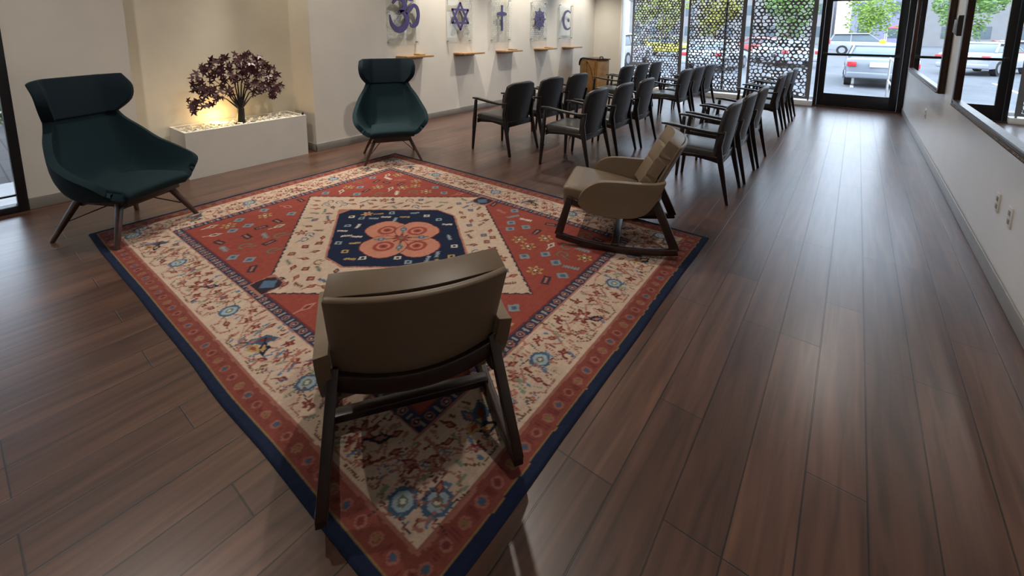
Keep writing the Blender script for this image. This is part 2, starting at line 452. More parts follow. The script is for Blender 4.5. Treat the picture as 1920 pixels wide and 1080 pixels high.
# ------------------------------------------------------------------ perforated screens
def make_screen(x0, x1, seed, label):
    rng = random.Random(seed)
    e = empty('perforated_screen', ((x0 + x1) / 2, YE - 0.10, 0))
    tag(e, label, 'screen', 'perforated screens across the end windows')
    b = MB()
    W = x1 - x0; z0, z1 = 0.13, 3.35
    mx0, mx1 = 0.045, 0.075
    xa0, xb0, za0, zb0 = -W / 2 + mx0, W / 2 - mx1, z0 + 0.04, z1 - 0.04
    px_, pz_ = {3: (0.074, 0.058), 4: (0.080, 0.062), 5: (0.092, 0.070)}[seed]                           # pebble pitch
    vid = {}; V = []; Fc = []
    def vert(p):
        k = (round(p[0], 5), round(p[1], 5))
        if k not in vid: vid[k] = len(V); V.append((p[0], 0, p[1]))
        return vid[k]
    jit = {}
    def node(ix, iz, top):
        # honeycomb nodes: every cell has a lower-left/right pair, side pair and tips
        k = (ix, iz, top)
        if k not in jit:
            x = ix * px_ / 2; z = iz * pz_ + (pz_ / 3 if top else 0)
            x += rng.uniform(-0.33, 0.33) * px_; z += rng.uniform(-0.33, 0.33) * pz_
            jit[k] = (min(max(xa0 + x, xa0), xb0), min(max(za0 + z, za0), zb0))
        return jit[k]
    nx, nz = int((xb0 - xa0) / px_) + 2, int((zb0 - za0) / pz_) + 2
    for j in range(-1, nz):
        for i in range(-1, nx):
            cxi = 2 * i + (j % 2) + 1                    # half steps
            c = [node(cxi, j, False), node(cxi + 1, j, True), node(cxi + 1, j + 1, False), node(cxi, j + 1, True), node(cxi - 1, j + 1, False), node(cxi - 1, j, True)]
            xs = [p[0] for p in c]; zs = [p[1] for p in c]
            if max(xs) - min(xs) < 0.012 or max(zs) - min(zs) < 0.012:
                out = []
                for p in c:
                    if vert(p) not in out: out.append(vert(p))
                if len(out) > 2: Fc.append(out)
                continue
            out = []
            for q in range(6):
                a, bb = c[q], c[(q + 1) % 6]
                for t in (0, 0.5): out.append((lerp(a[0], bb[0], t), lerp(a[1], bb[1], t)))
            cx = sum(xs) / 6; cz = sum(zs) / 6
            s = rng.choice((0.5, 0.62, 0.7, 0.78, 0.84)) * rng.uniform(0.94, 1.03)
            inn = []
            R = [math.hypot(p[0] - cx, p[1] - cz) for p in out]
            for q, p in enumerate(out):
                r = (R[q - 1] + 2 * R[q] + R[(q + 1) % 12]) / 4
                rr = min(r * s, R[q] * 0.9)
                th = math.atan2(p[1] - cz, p[0] - cx)
                inn.append((cx + rr * math.cos(th), cz + rr * math.sin(th)))
            I = [vert(p) for p in inn]; O = [vert(p) for p in out]
            for q in range(12):
                f = [O[q], O[(q + 1) % 12], I[(q + 1) % 12], I[q]]
                if len(set(f)) == 4: Fc.append(f)
                elif len(set(f)) == 3: Fc.append(list(dict.fromkeys(f)))
    xa, xb = -W / 2 + mx0, W / 2 - mx1
    za, zb = z0 + 0.04, z1 - 0.04
    def quad(a, b_, c, d_): Fc.append([vert(a), vert(b_), vert(c), vert(d_)])
    quad((-W / 2, z0), (xa, z0), (xa, z1), (-W / 2, z1)); quad((xb, z0), (W / 2, z0), (W / 2, z1), (xb, z1))
    quad((xa, z0), (xb, z0), (xb, za), (xa, za)); quad((xa, zb), (xb, zb), (xb, z1), (xa, z1))
    b.v = V; b.f = [tuple(f) for f in Fc]
    b.build('perforated_sheet', M['screen'], e, smooth=0, solid=0.008)
    # hanging clips and foot posts
    for x in (-W / 2 + 0.02, W / 2 - 0.02):
        MB().box(x - 0.012, x + 0.012, -0.012, 0.012, 0.10, z0 + 0.01).build('foot_post', M['screen'], e)
        MB().box(x - 0.012, x + 0.012, -0.012, 0.012, z1 - 0.01, CEIL).build('hanger_post', M['screen'], e)
    return e
make_screen(-4.46, -3.22, 3, 'grey perforated pebble-pattern screen furthest left, beside the beige wall strip')
make_screen(-3.12, -1.92, 4, 'middle grey perforated pebble-pattern screen, between two bright gaps')
make_screen(-1.83, -0.66, 5, 'grey perforated pebble-pattern screen next to the black glass door')

# ------------------------------------------------------------------ rug
def build_rug():
    X0, Y0, LX, LY = -4.30, 0.558, 3.58, 2.745
    st = 0.0058
    nx, ny = int(LX / st), int(LY / st)
    u = np.linspace(0, LX, nx + 1); v = np.linspace(0, LY, ny + 1)
    Ug, Vg = np.meshgrid(u, v)
    rs = np.random.RandomState(5)
    def sm_noise(cell, seed, amp):
        r = np.random.RandomState(seed); gx, gy = int(LX / cell) + 3, int(LY / cell) + 3
        g = r.uniform(-1, 1, (gy, gx)); fx = Ug / cell; fy = Vg / cell
        ix = fx.astype(int); iy = fy.astype(int); tx = fx - ix; ty = fy - iy
        tx = tx * tx * (3 - 2 * tx); ty = ty * ty * (3 - 2 * ty)
        return amp * ((g[iy, ix] * (1 - tx) + g[iy, ix + 1] * tx) * (1 - ty) + (g[iy + 1, ix] * (1 - tx) + g[iy + 1, ix + 1] * tx) * ty)
    wob = sm_noise(0.03, 1, 0.0025); wob2 = sm_noise(0.03, 2, 0.0025)
    U = Ug + wob; V = Vg + wob2
    cream = np.array((0.66, 0.475, 0.34)); red = np.array((0.36, 0.060, 0.038)); navy = np.array((0.012, 0.022, 0.060))
    rose = np.array((0.46, 0.17, 0.12)); salmon = np.array((0.62, 0.23, 0.14)); dark = np.array((0.055, 0.035, 0.05))
    blue = np.array((0.07, 0.14, 0.23)); lblue = np.array((0.30, 0.38, 0.42)); ivory = np.array((0.68, 0.60, 0.48))
    gold = np.array((0.52, 0.32, 0.10)); maroon = np.array((0.20, 0.035, 0.030)); green = np.array((0.16, 0.20, 0.13)); brown = np.array((0.20, 0.09, 0.05))
    Cc = np.zeros(U.shape + (3,)); Cc[:] = red
    def put(mask, col): Cc[mask] = col
    # distance from each edge, X sides use slightly wider bands like the photo
    dx = np.minimum(U, LX - U); dy = np.minimum(V, LY - V)
    left = U < LX / 2
    sx = np.where(left, dx, dx)
    D = np.minimum(dx * (0.41 / 0.45), dy)            # band coordinate 0..0.45
    # central field texture
    put(D < 0.455, maroon); put(D < 0.445, navy * 1.6 + 0.01); put(D < 0.392, rose); put(D < 0.384, cream)
    put(D < 0.135, rose * 0.8); put(D < 0.122, red * 0.55 + rose * 0.15); put(D < 0.043, gold * 0.6); put(D < 0.038, navy)
    horiz = dy < dx * (0.41 / 0.45)                    # border running along X
    S = np.where(horiz, U, V)                          # position along the border
    T = D
    # outer red guard rosettes
    per = 0.078; ph = (S / per) % 1 - 0.5; tt = (T - 0.082)
    r = np.hypot(ph * per, tt)
    g = (T > 0.055) & (T < 0.12)
    idx = np.floor(S / per).astype(int) % 3
    put(g & (r < 0.020) & (r > 0.013), rose * 0.8); put(g & (r < 0.011) & (idx == 0), gold * 0.5); put(g & (r < 0.011) & (idx == 1), blue * 0.8); put(g & (r < 0.011) & (idx == 2), maroon)
    put(g & (np.abs(np.abs(ph) - 0.42) < 0.05) & (np.abs(tt) < 0.024) & (((T * 180) % 1) < 0.6), maroon)
    # inner navy guard with little rings
    per = 0.085; ph = (S / per) % 1 - 0.5; tt = T - 0.418
    r = np.hypot(ph * per, tt)
    g = (T > 0.395) & (T < 0.442)
    put(g & (r < 0.021), rose * 0.9); put(g & (r < 0.013), dark); put(g & (r < 0.006), ivory * 0.8)
    put(g & (np.abs(ph) > 0.42) & (np.abs(tt) < 0.017), ivory * 0.55)
    # ---- scattered motif stamps
    def local(cx, cy, ang, sc=1.0):
        c, s = math.cos(ang), math.sin(ang)
        w = 0.22 * sc
        i0, i1 = max(0, int((cx - w) / st)), min(nx, int((cx + w) / st)) + 1
        j0, j1 = max(0, int((cy - w) / st)), min(ny, int((cy + w) / st)) + 1
        sl = (slice(j0, j1), slice(i0, i1))
        a = U[sl] - cx; b = V[sl] - cy
        return sl, (a * c + b * s) / sc, (-a * s + b * c) / sc
    def stamp(sl, mask, col): Cc[sl][mask] = col
    def rosette(cx, cy, sc, a, c1, c2, c3, n=6):
        sl, p, q = local(cx, cy, a, sc); r = np.hypot(p, q); th = np.arctan2(q, p)
        pet = 0.075 * (0.72 + 0.28 * np.cos(n * th))
        stamp(sl, r < pet, c1); stamp(sl, r < pet * 0.62, c2); stamp(sl, r < 0.016, c3)
    def bud(cx, cy, sc, a, c1, c2):
        sl, p, q = local(cx, cy, a, sc)
        stamp(sl, (np.abs(q) < 0.030 * (1 - np.abs(p) / 0.055)), c1); stamp(sl, (np.abs(q) < 0.014 * (1 - np.abs(p) / 0.03)), c2)
        stamp(sl, (np.abs(q) < 0.005) & (p < -0.04) & (p > -0.085), c1)
    def comb(cx, cy, sc, a, c1):
        sl, p, q = local(cx, cy, a, sc)
        stamp(sl, (np.abs(q) < 0.010) & (np.abs(p) < 0.07), c1)
        stamp(sl, (np.abs(q) < 0.026) & (np.abs(p) < 0.07) & ((p * 38) % 1 < 0.5), c1)
    def hook(cx, cy, sc, a, c1):
        sl, p, q = local(cx, cy, a, sc); r = np.hypot(p, q); th = np.arctan2(q, p)
        stamp(sl, (np.abs(r - 0.04) < 0.007) & (th > -1.2), c1); stamp(sl, (np.abs(p + 0.01) < 0.006) & (q < 0) & (q > -0.09), c1)
    def slab2(cx, cy, sc, a, c1, c2):
        sl, p, q = local(cx, cy, a, sc)
        stamp(sl, (np.abs(p) < 0.05) & (np.abs(q) < 0.026), c1); stamp(sl, (np.abs(p) < 0.034) & (np.abs(q) < 0.008), c2)
    def dia(cx, cy, sc, a, c1, c2):
        sl, p, q = local(cx, cy, a, sc)
        stamp(sl, (np.abs(p) + np.abs(q)) < 0.045, c1); stamp(sl, (np.abs(p) + np.abs(q)) < 0.022, c2)
    def vine(pts, w, col):
        for a, b in zip(pts[:-1], pts[1:]):
            n = max(2, int(math.hypot(b[0] - a[0], b[1] - a[1]) / 0.012))
            for k in range(n + 1):
                t = k / n; cx, cy = lerp(a[0], b[0], t), lerp(a[1], b[1], t)
                i0, i1 = max(0, int((cx - w) / st) - 1), int((cx + w) / st) + 2
                j0, j1 = max(0, int((cy - w) / st) - 1), int((cy + w) / st) + 2
                sl = (slice(j0, j1), slice(i0, i1))
                Cc[sl][(np.hypot(U[sl] - cx, V[sl] - cy) < w)] = col
    # field flowers
    cxm, cym = 1.765, 1.375
    rng = random.Random(11)
    Ax, Ay = 1.20, 0.93
    def med(x, y): return abs(x - cxm) / Ax + abs(y - cym) / Ay
    # slight reserve lines of shading in the weave (abrash)
    ab = sm_noise(0.9, 8, 0.10) + 0.5 * sm_noise(0.25, 9, 0.08)
    # medallion
    Mm = np.abs(U - cxm) / Ax + np.abs(V - cym) / Ay
    saw = 0.008 * (((U * 22) % 1) > 0.5)
    infield = D > 0.455
    put(infield & (Mm < 1.012), dark); put(infield & (Mm < 1.0 - saw), cream)
    put(infield & (Mm < 0.625) & (np.abs(V - cym) < 0.505), rose); 
    put((Mm < 0.605) & (np.abs(V - cym) < 0.49) & (np.abs(U - cxm) < 0.66), navy)
    # tips notched by blue arrowheads
    for (x, y, a) in ((cxm - 0.07, cym - Ay + 0.09, PI / 2), (cxm + 0.07, cym + Ay - 0.09, -PI / 2)):
        sl, p, q = local(x, y, a, 1.0)
        stamp(sl, (np.abs(q) < 0.085) & (p < 0.04) & (p > -0.12), rose); stamp(sl, (np.abs(q) < 0.075 - np.maximum(p, 0)) & (p < 0.03) & (p > -0.10), dark * 0.8); stamp(sl, (np.abs(p + 0.03) + np.abs(q) < 0.055), blue * 1.2)
    occupied = []
    def free(x, y, r):
        for a, b, c in occupied:
            if math.hypot(a - x, b - y) < c + r: return False
        occupied.append((x, y, r)); return True
    # flower in the centre
    fx, fy = 1.84, 1.36
    for (ox, oy) in ((-0.20, 0.02), (0.19, -0.01), (0.0, 0.16), (0.0, -0.17)):
        sl, p, q = local(fx + ox * 0.92, fy + oy * 0.92, 0, 1.16)
        rr = (np.abs(p / 0.135) ** 2.6 + np.abs(q / 0.118) ** 2.6)
        stamp(sl, rr < 1.12, maroon); stamp(sl, rr < 1.0, salmon)
        r = np.hypot(p, q); stamp(sl, r < 0.062, red * 1.05); stamp(sl, (r < 0.040) & (r > 0.026), salmon); stamp(sl, r < 0.012, maroon)
    vine([(fx - 0.13, fy - 0.13), (fx + 0.13, fy + 0.13)], 0.010, green); vine([(fx - 0.13, fy + 0.13), (fx + 0.13, fy - 0.13)], 0.010, green)
    for (ox, oy) in ((-0.1, -0.1), (0.1, 0.1), (-0.1, 0.1), (0.1, -0.1)): dia(fx + ox, fy + oy, 0.7, 0, blue, lblue)
    rosette(fx, fy, 0.95, 0, maroon, red * 1.1, green, 8)
    # small motifs on the navy lozenge
    for k in range(900):
        x, y = rng.uniform(1.05, 2.5), rng.uniform(0.85, 1.9)
        if med(x, y) > 0.54 or abs(y - cym) > 0.44 or abs(x - cxm) > 0.6: continue
        if abs(x - fx) < 0.37 and abs(y - fy) < 0.17 or abs(x - fx) < 0.19 and abs(y - fy) < 0.33: continue
        if not free(x, y, 0.038): continue
        t = rng.random(); a = rng.choice((0.6, -0.6, 0.8, 2.2))
        if t < 0.5: comb(x, y, 0.55, a, rng.choice((ivory, lblue, gold, ivory)))
        elif t < 0.8: dia(x, y, 0.7, 0, rng.choice((lblue, ivory, gold)), navy)
        else: rosette(x, y, 0.65, 0, gold, salmon, maroon, 6)
    # cream part of the medallion
    for k in range(4200):
        x, y = rng.uniform(0.6, 2.95), rng.uniform(0.47, 2.3)
        m = med(x, y)
        if m > 0.93 or m < 0.68 and abs(y - cym) < 0.545: continue
        if not free(x, y, 0.037): continue
        t = rng.random(); a = rng.uniform(0, PI)
        if t < 0.35: bud(x, y, 0.66, a, rng.choice((maroon, red * 0.8, brown, dark)), rose)
        elif t < 0.5: dia(x, y, 0.7, 0, rng.choice((maroon, brown, blue)), rose)
        elif t < 0.72: comb(x, y, 0.55, a, rng.choice((blue, brown, green)))
        elif t < 0.85: rosette(x, y, 0.6, a, maroon, rose, gold, 5)
        else: hook(x, y, 0.7, a, rng.choice((brown, blue)))
    # red field
    for k in range(2600):
        x, y = rng.uniform(0.55, 3.03), rng.uniform(0.50, 2.25)
        if med(x, y) < 1.09: continue
        if not free(x, y, 0.053): continue
        t = rng.random(); a = rng.uniform(0, PI)
        if t < 0.22: rosette(x, y, 0.75, a, gold, maroon, ivory, 6)
        elif t < 0.42: dia(x, y, 0.95, 0, lblue * 0.8, blue)
        elif t < 0.6: slab2(x, y, 0.9, a, dark, rose)
        elif t < 0.76: comb(x, y, 0.75, a, rng.choice((lblue * 0.8, ivory, rose)))
        elif t < 0.9: bud(x, y, 0.9, a, rng.choice((rose * 1.2, ivory * 0.9)), maroon)
        else: hook(x, y, 0.9, a, green)
    # cream main border: stars, birds-and-leaf clusters and vines
    def bpt(side, s, t):                               # t: 0 at outer edge
        if side == 0: return (s, t)
        if side == 1: return (s, LY - t)
        if side == 2: return (t * 1.1, s)
        return (LX - t * 1.1, s)
    for side in range(4):
        Ls = LX if side < 2 else LY
        ax = 0 if side < 2 else PI / 2
        n = 9 if side < 2 else 7
        for k in range(n):
            s = Ls * (k + 0.5) / n
            x, y = bpt(side, s, 0.262)
            # branching vines around the motif
            for sg in (-1, 1):
                pts = [bpt(side, s + sg * a, 0.262 + b) for a, b in ((0.05, 0.0), (0.10, 0.03), (0.15, -0.02), (0.19, 0.04), (0.20, 0.10))]
                pts = [(min(max(p[0], 0.13), LX - 0.13), min(max(p[1], 0.13), LY - 0.13)) for p in pts]
                vine(pts, 0.0065, rose * 0.9)
                pts = [bpt(side, s + sg * a, 0.262 + b) for a, b in ((0.03, -0.04), (0.07, -0.08), (0.06, -0.105), (0.14, -0.11), (0.18, -0.07))]
                pts = [(min(max(p[0], 0.13), LX - 0.13), min(max(p[1], 0.13), LY - 0.13)) for p in pts]
                vine(pts, 0.0055, brown if k % 2 else rose * 0.8)
                for a, b in ((0.10, 0.075), (0.105, -0.055), (0.155, 0.03)):
                    xx, yy = bpt(side, s + sg * a, 0.262 + b)
                    if not (0.14 < xx < LX - 0.14 and 0.14 < yy < LY - 0.14): continue
                    if rng.random() < 0.6: rosette(xx, yy, 0.36, 0.4, red * 0.7, maroon, rose, 4)
                    else: bud(xx, yy, 0.55, rng.uniform(0, PI), maroon, rose)
            if k % 2 == 0:
                sl, p, q = local(x, y, ax, 1.0); o8 = 1.3 * np.maximum(np.maximum(np.abs(p), np.abs(q)), (np.abs(p) + np.abs(q)) * 0.72)
                jag = 0.006 * (((p - q) * 60 % 1) > 0.5)
                stamp(sl, o8 < 0.060 + jag, blue); stamp(sl, o8 < 0.044, lblue * 1.2); stamp(sl, np.hypot(p, q) < 0.018, green); stamp(sl, np.hypot(p, q) < 0.009, ivory)
                for a in (0.7, 2.3, 3.9, 5.5):
                    c0 = (x + 0.055 * math.cos(a), y + 0.055 * math.sin(a)); c1 = (x + 0.10 * math.cos(a + 0.3), y + 0.10 * math.sin(a + 0.3))
                    vine([c0, c1], 0.004, dark)
            elif k % 4 == 1:
                bud(x - 0.02, y + 0.01, 1.3, ax + 0.9, blue * 0.8, maroon); bud(x + 0.04, y - 0.02, 1.0, ax - 0.5, navy, gold); bud(x, y - 0.05, 0.9, ax + 0.2, gold, red)
                bud(x - 0.05, y - 0.03, 0.8, ax + 1.6, blue, rose)
            else:
                rosette(x, y, 0.85, 0.2, maroon, rose, ivory, 6); bud(x + 0.07, y + 0.03, 0.8, 0.8, navy, rose)
        for k in range(int(Ls / 0.006)):
            s0 = rng.uniform(0.16, Ls - 0.16); t0 = rng.uniform(0.155, 0.37); a0 = rng.uniform(-0.5, 0.5); l0 = rng.uniform(0.012, 0.035)
            p0 = bpt(side, s0, t0); p1 = bpt(side, s0 + l0 * math.sin(a0), t0 + l0 * math.cos(a0))
            if not all(0.14 < q[0] < LX - 0.14 and 0.14 < q[1] < LY - 0.14 for q in (p0, p1)): continue
            i_, j_ = min(ny, int(p0[1] / st)), min(nx, int(p0[0] / st))
            if np.abs(Cc[i_, j_] - cream).max() > 0.01: continue
            vine([p0, p1], rng.choice((0.004, 0.0055, 0.007)), rng.choice((rose, brown, rose, maroon, blue * 1.5, green * 1.6)))
        vine([bpt(side, s_, 0.262 + 0.10 * math.sin(s_ * 2 * PI / (2 * Ls / n))) for s_ in np.arange(0.18, Ls - 0.18, 0.02)], 0.0045, rose)
    # weave: abrash + fine knot noise, horizontal streaks
    kn = rs.uniform(-0.07, 0.07, U.shape)
    strk = sm_noise(0.02, 15, 0.06)
    row = np.repeat(rs.uniform(-0.05, 0.05, (1, nx + 1)), ny + 1, 0)
    Cc *= (1 + ab + kn + strk + row)[..., None]
    Cc = Cc * 0.70
    gm = Cc.mean(-1, keepdims=True); Cc = Cc * 0.86 + gm * 0.14
    Cc = np.clip(Cc, 0, 1)
    # mesh
    Zt = 0.012 + sm_noise(0.012, 21, 0.0012) + sm_noise(0.5, 22, 0.0015)
    Xp = Ug + X0 + (sm_noise(0.35, 31, 0.005) * (1 - np.minimum(dx, 0.3) / 0.3)); Yp = Ug * 0 + Vg + Y0 + (sm_noise(0.4, 32, 0.005) * (1 - np.minimum(dy, 0.3) / 0.3))
    edge = (dx < st / 2) | (dy < st / 2); Zt[edge] = 0.0015
    P = np.stack([Xp, Yp, Zt], -1).reshape(-1, 3).astype(np.float32)
    n1 = nx + 1
    jj, ii = np.meshgrid(np.arange(ny), np.arange(nx), indexing='ij')
    a = (jj * n1 + ii).ravel()
    F = np.stack([a, a + 1, a + 1 + n1, a + n1], -1).astype(np.int32)
    me = bpy.data.meshes.new('persian_rug')
    me.vertices.add(len(P)); me.vertices.foreach_set('co', P.ravel())
    me.loops.add(F.size); me.loops.foreach_set('vertex_index', F.ravel())
    me.polygons.add(len(F)); me.polygons.foreach_set('loop_start', np.arange(0, F.size, 4, dtype=np.int32))
    me.polygons.foreach_set('loop_total', np.full(len(F), 4, dtype=np.int32))
    me.polygons.foreach_set('use_smooth', np.ones(len(F), dtype=bool))
    me.update(calc_edges=True)
    ca = me.color_attributes.new('weave', 'FLOAT_COLOR', 'POINT')
    rgba = np.concatenate([Cc.reshape(-1, 3), np.ones((len(P), 1))], 1).astype(np.float32)
    ca.data.foreach_set('color', rgba.ravel())
    m = bpy.data.materials.new('knotted_wool'); m.use_nodes = True
    nt = m.node_tree; b = nt.nodes['Principled BSDF']
    at = nt.nodes.new('ShaderNodeAttribute'); at.attribute_name = 'weave'
    tc = nt.nodes.new('ShaderNodeTexCoord'); ns = nt.nodes.new('ShaderNodeTexNoise'); ns.inputs['Scale'].default_value = 260
    nt.links.new(tc.outputs['Object'], ns.inputs['Vector'])
    bp = nt.nodes.new('ShaderNodeBump'); bp.inputs['Strength'].default_value = 0.35; bp.inputs['Distance'].default_value = 0.003
    nt.links.new(ns.outputs['Fac'], bp.inputs['Height']); nt.links.new(bp.outputs[0], b.inputs['Normal'])
    nt.links.new(at.outputs['Color'], b.inputs['Base Color'])
    b.inputs['Roughness'].default_value = 0.95; b.inputs['Specular IOR Level'].default_value = 0.15
    me.materials.append(m)
    o = bpy.data.objects.new('persian_rug', me); COL.objects.link(o)
    tag(o, 'large red, cream and navy oriental rug under the lounge chairs', 'rug')
build_rug()
RUGZ = 0.014

# ------------------------------------------------------------------ teal lounge chair
def make_lounge():
    e = empty('lounge_chair')
    # centre line (x,z) and edge line (x,y,z), from the seat front (0) up to the crown (1)
    CL = [(0.34, 0, 0.355), (0.16, 0, 0.335), (-0.06, 0, 0.325), (-0.20, 0, 0.40), (-0.27, 0, 0.56), (-0.315, 0, 0.73), (-0.340, 0, 0.87)]
    EL = [(0.30, 0.34, 0.395), (0.285, 0.415, 0.48), (0.10, 0.43, 0.55), (-0.06, 0.40, 0.62), (-0.165, 0.345, 0.72), (-0.235, 0.285, 0.80), (-0.275, 0.25, 0.87)]
    w0 = [(0.25,), (0.25,), (0.24,), (0.22,), (0.20,), (0.185,), (0.18,)]
    def wid(t):
        x = t * 6; i = min(int(x), 5); return lerp(w0[i][0], w0[i + 1][0], x - i)
    def S(a, t):
        u = a * 2 - 1; s = 1 if u >= 0 else -1; u = abs(u)
        c = cr(CL, t); ed = cr(EL, t); w = wid(t)
        if u < 0.55: return (c.x, s * w * u / 0.55, c.z)
        k = (u - 0.55) / 0.45
        q = k ** 1.7
        return (lerp(c.x, ed.x, q), s * lerp(w, ed.y, k ** 0.85), lerp(c.z, ed.z, q))
    b = MB().grid(S, 28, 30)
    b.build('shell', M['teal'], e, solid=0.05, off=0.0, bevel=0.018, seg=3)
    # wing headrest
    HC = [(-0.330, 0, 0.85), (-0.345, 0, 0.95), (-0.365, 0, 1.055), (-0.385, 0, 1.145)]
    HE = [(-0.27, 0.245, 0.855), (-0.19, 0.315, 0.95), (-0.19, 0.335, 1.06), (-0.26, 0.325, 1.145)]
    def H(a, t):
        u = a * 2 - 1; s = 1 if u >= 0 else -1; u = abs(u)
        c = cr(HC, t); ed = cr(HE, t); w = 0.19
        if u < 0.55: return (c.x, s * w * u / 0.55, c.z)
        k = (u - 0.55) / 0.45
        return (lerp(c.x, ed.x, k ** 1.2), s * lerp(w, ed.y, k ** 0.9), lerp(c.z, ed.z, k))
    MB().grid(H, 26, 12).build('headrest', M['teal_shaded'], e, solid=0.07, off=0.0, bevel=0.022, seg=3)
    # seat cushion
    def cush(a, t):
        u = a * 2 - 1
        x = lerp(0.375, -0.17, t)
        z = 0.405 - 0.02 * t + 0.012 * math.sin(PI * t) - 0.030 * max(0, 1 - t / 0.12) ** 2 - 0.012 * abs(u) ** 4
        return (x, u * lerp(0.27, 0.235, t), z)
    MB().grid(cush, 18, 18).build('seat_cushion', M['teal'], e, solid=0.085, off=-1, bevel=0.03, seg=4)
    # underframe
    b = MB(); b.bar([(0.20, -0.21, 0.262), (0.20, 0.21, 0.262)], 0.05, 0.05); b.bar([(-0.16, -0.20, 0.262), (-0.16, 0.20, 0.262)], 0.05, 0.05)
    b.box(-0.16, 0.20, -0.03, 0.03, 0.24, 0.285)
    b.prism([(0.30, 0.275), (0.22, 0.262), (-0.10, 0.262), (-0.20, 0.33), (0.30, 0.33)], -0.22, 0.22, 'y')
    b.build('underframe', M['chair_wood'], e, bevel=0.006)
    for sx, sy in ((1, 1), (1, -1), (-1, 1), (-1, -1)):
        top = (0.205 if sx > 0 else -0.165, sy * 0.20, 0.285)
        foot = (0.315 if sx > 0 else -0.29, sy * (0.345 if sx > 0 else 0.33), 0.0)
        MB().bar([top, foot], [0.040, 0.026], [0.046, 0.028], up=(1, 0, 0)).build('leg', M['walnut'], e, bevel=0.006)
    for sy in (1, -1):
        MB().tube([(0.255, sy * 0.255, 0.13), (0.02, sy * 0.10, 0.235), (-0.235, sy * 0.255, 0.13)], 0.0045, 8).build('wire_brace', M['wire'], e)
    return e
lc = make_lounge()
lc.location = (-4.235, 0.77, 0.0); lc.rotation_euler = (0, 0, math.radians(27)); lc.scale = (0.95, 0.91, 0.99)
tag(lc, 'teal wing-backed lounge chair at the left, in front of the white planter', 'lounge chair', 'teal lounge chairs')
l2 = copy_tree(lc); l2.location = (-4.22, 3.19, 0.0); l2.rotation_euler = (0, 0, math.radians(-33))
l2['label'] = 'teal wing-backed lounge chair at the far rug corner, by the symbol wall'

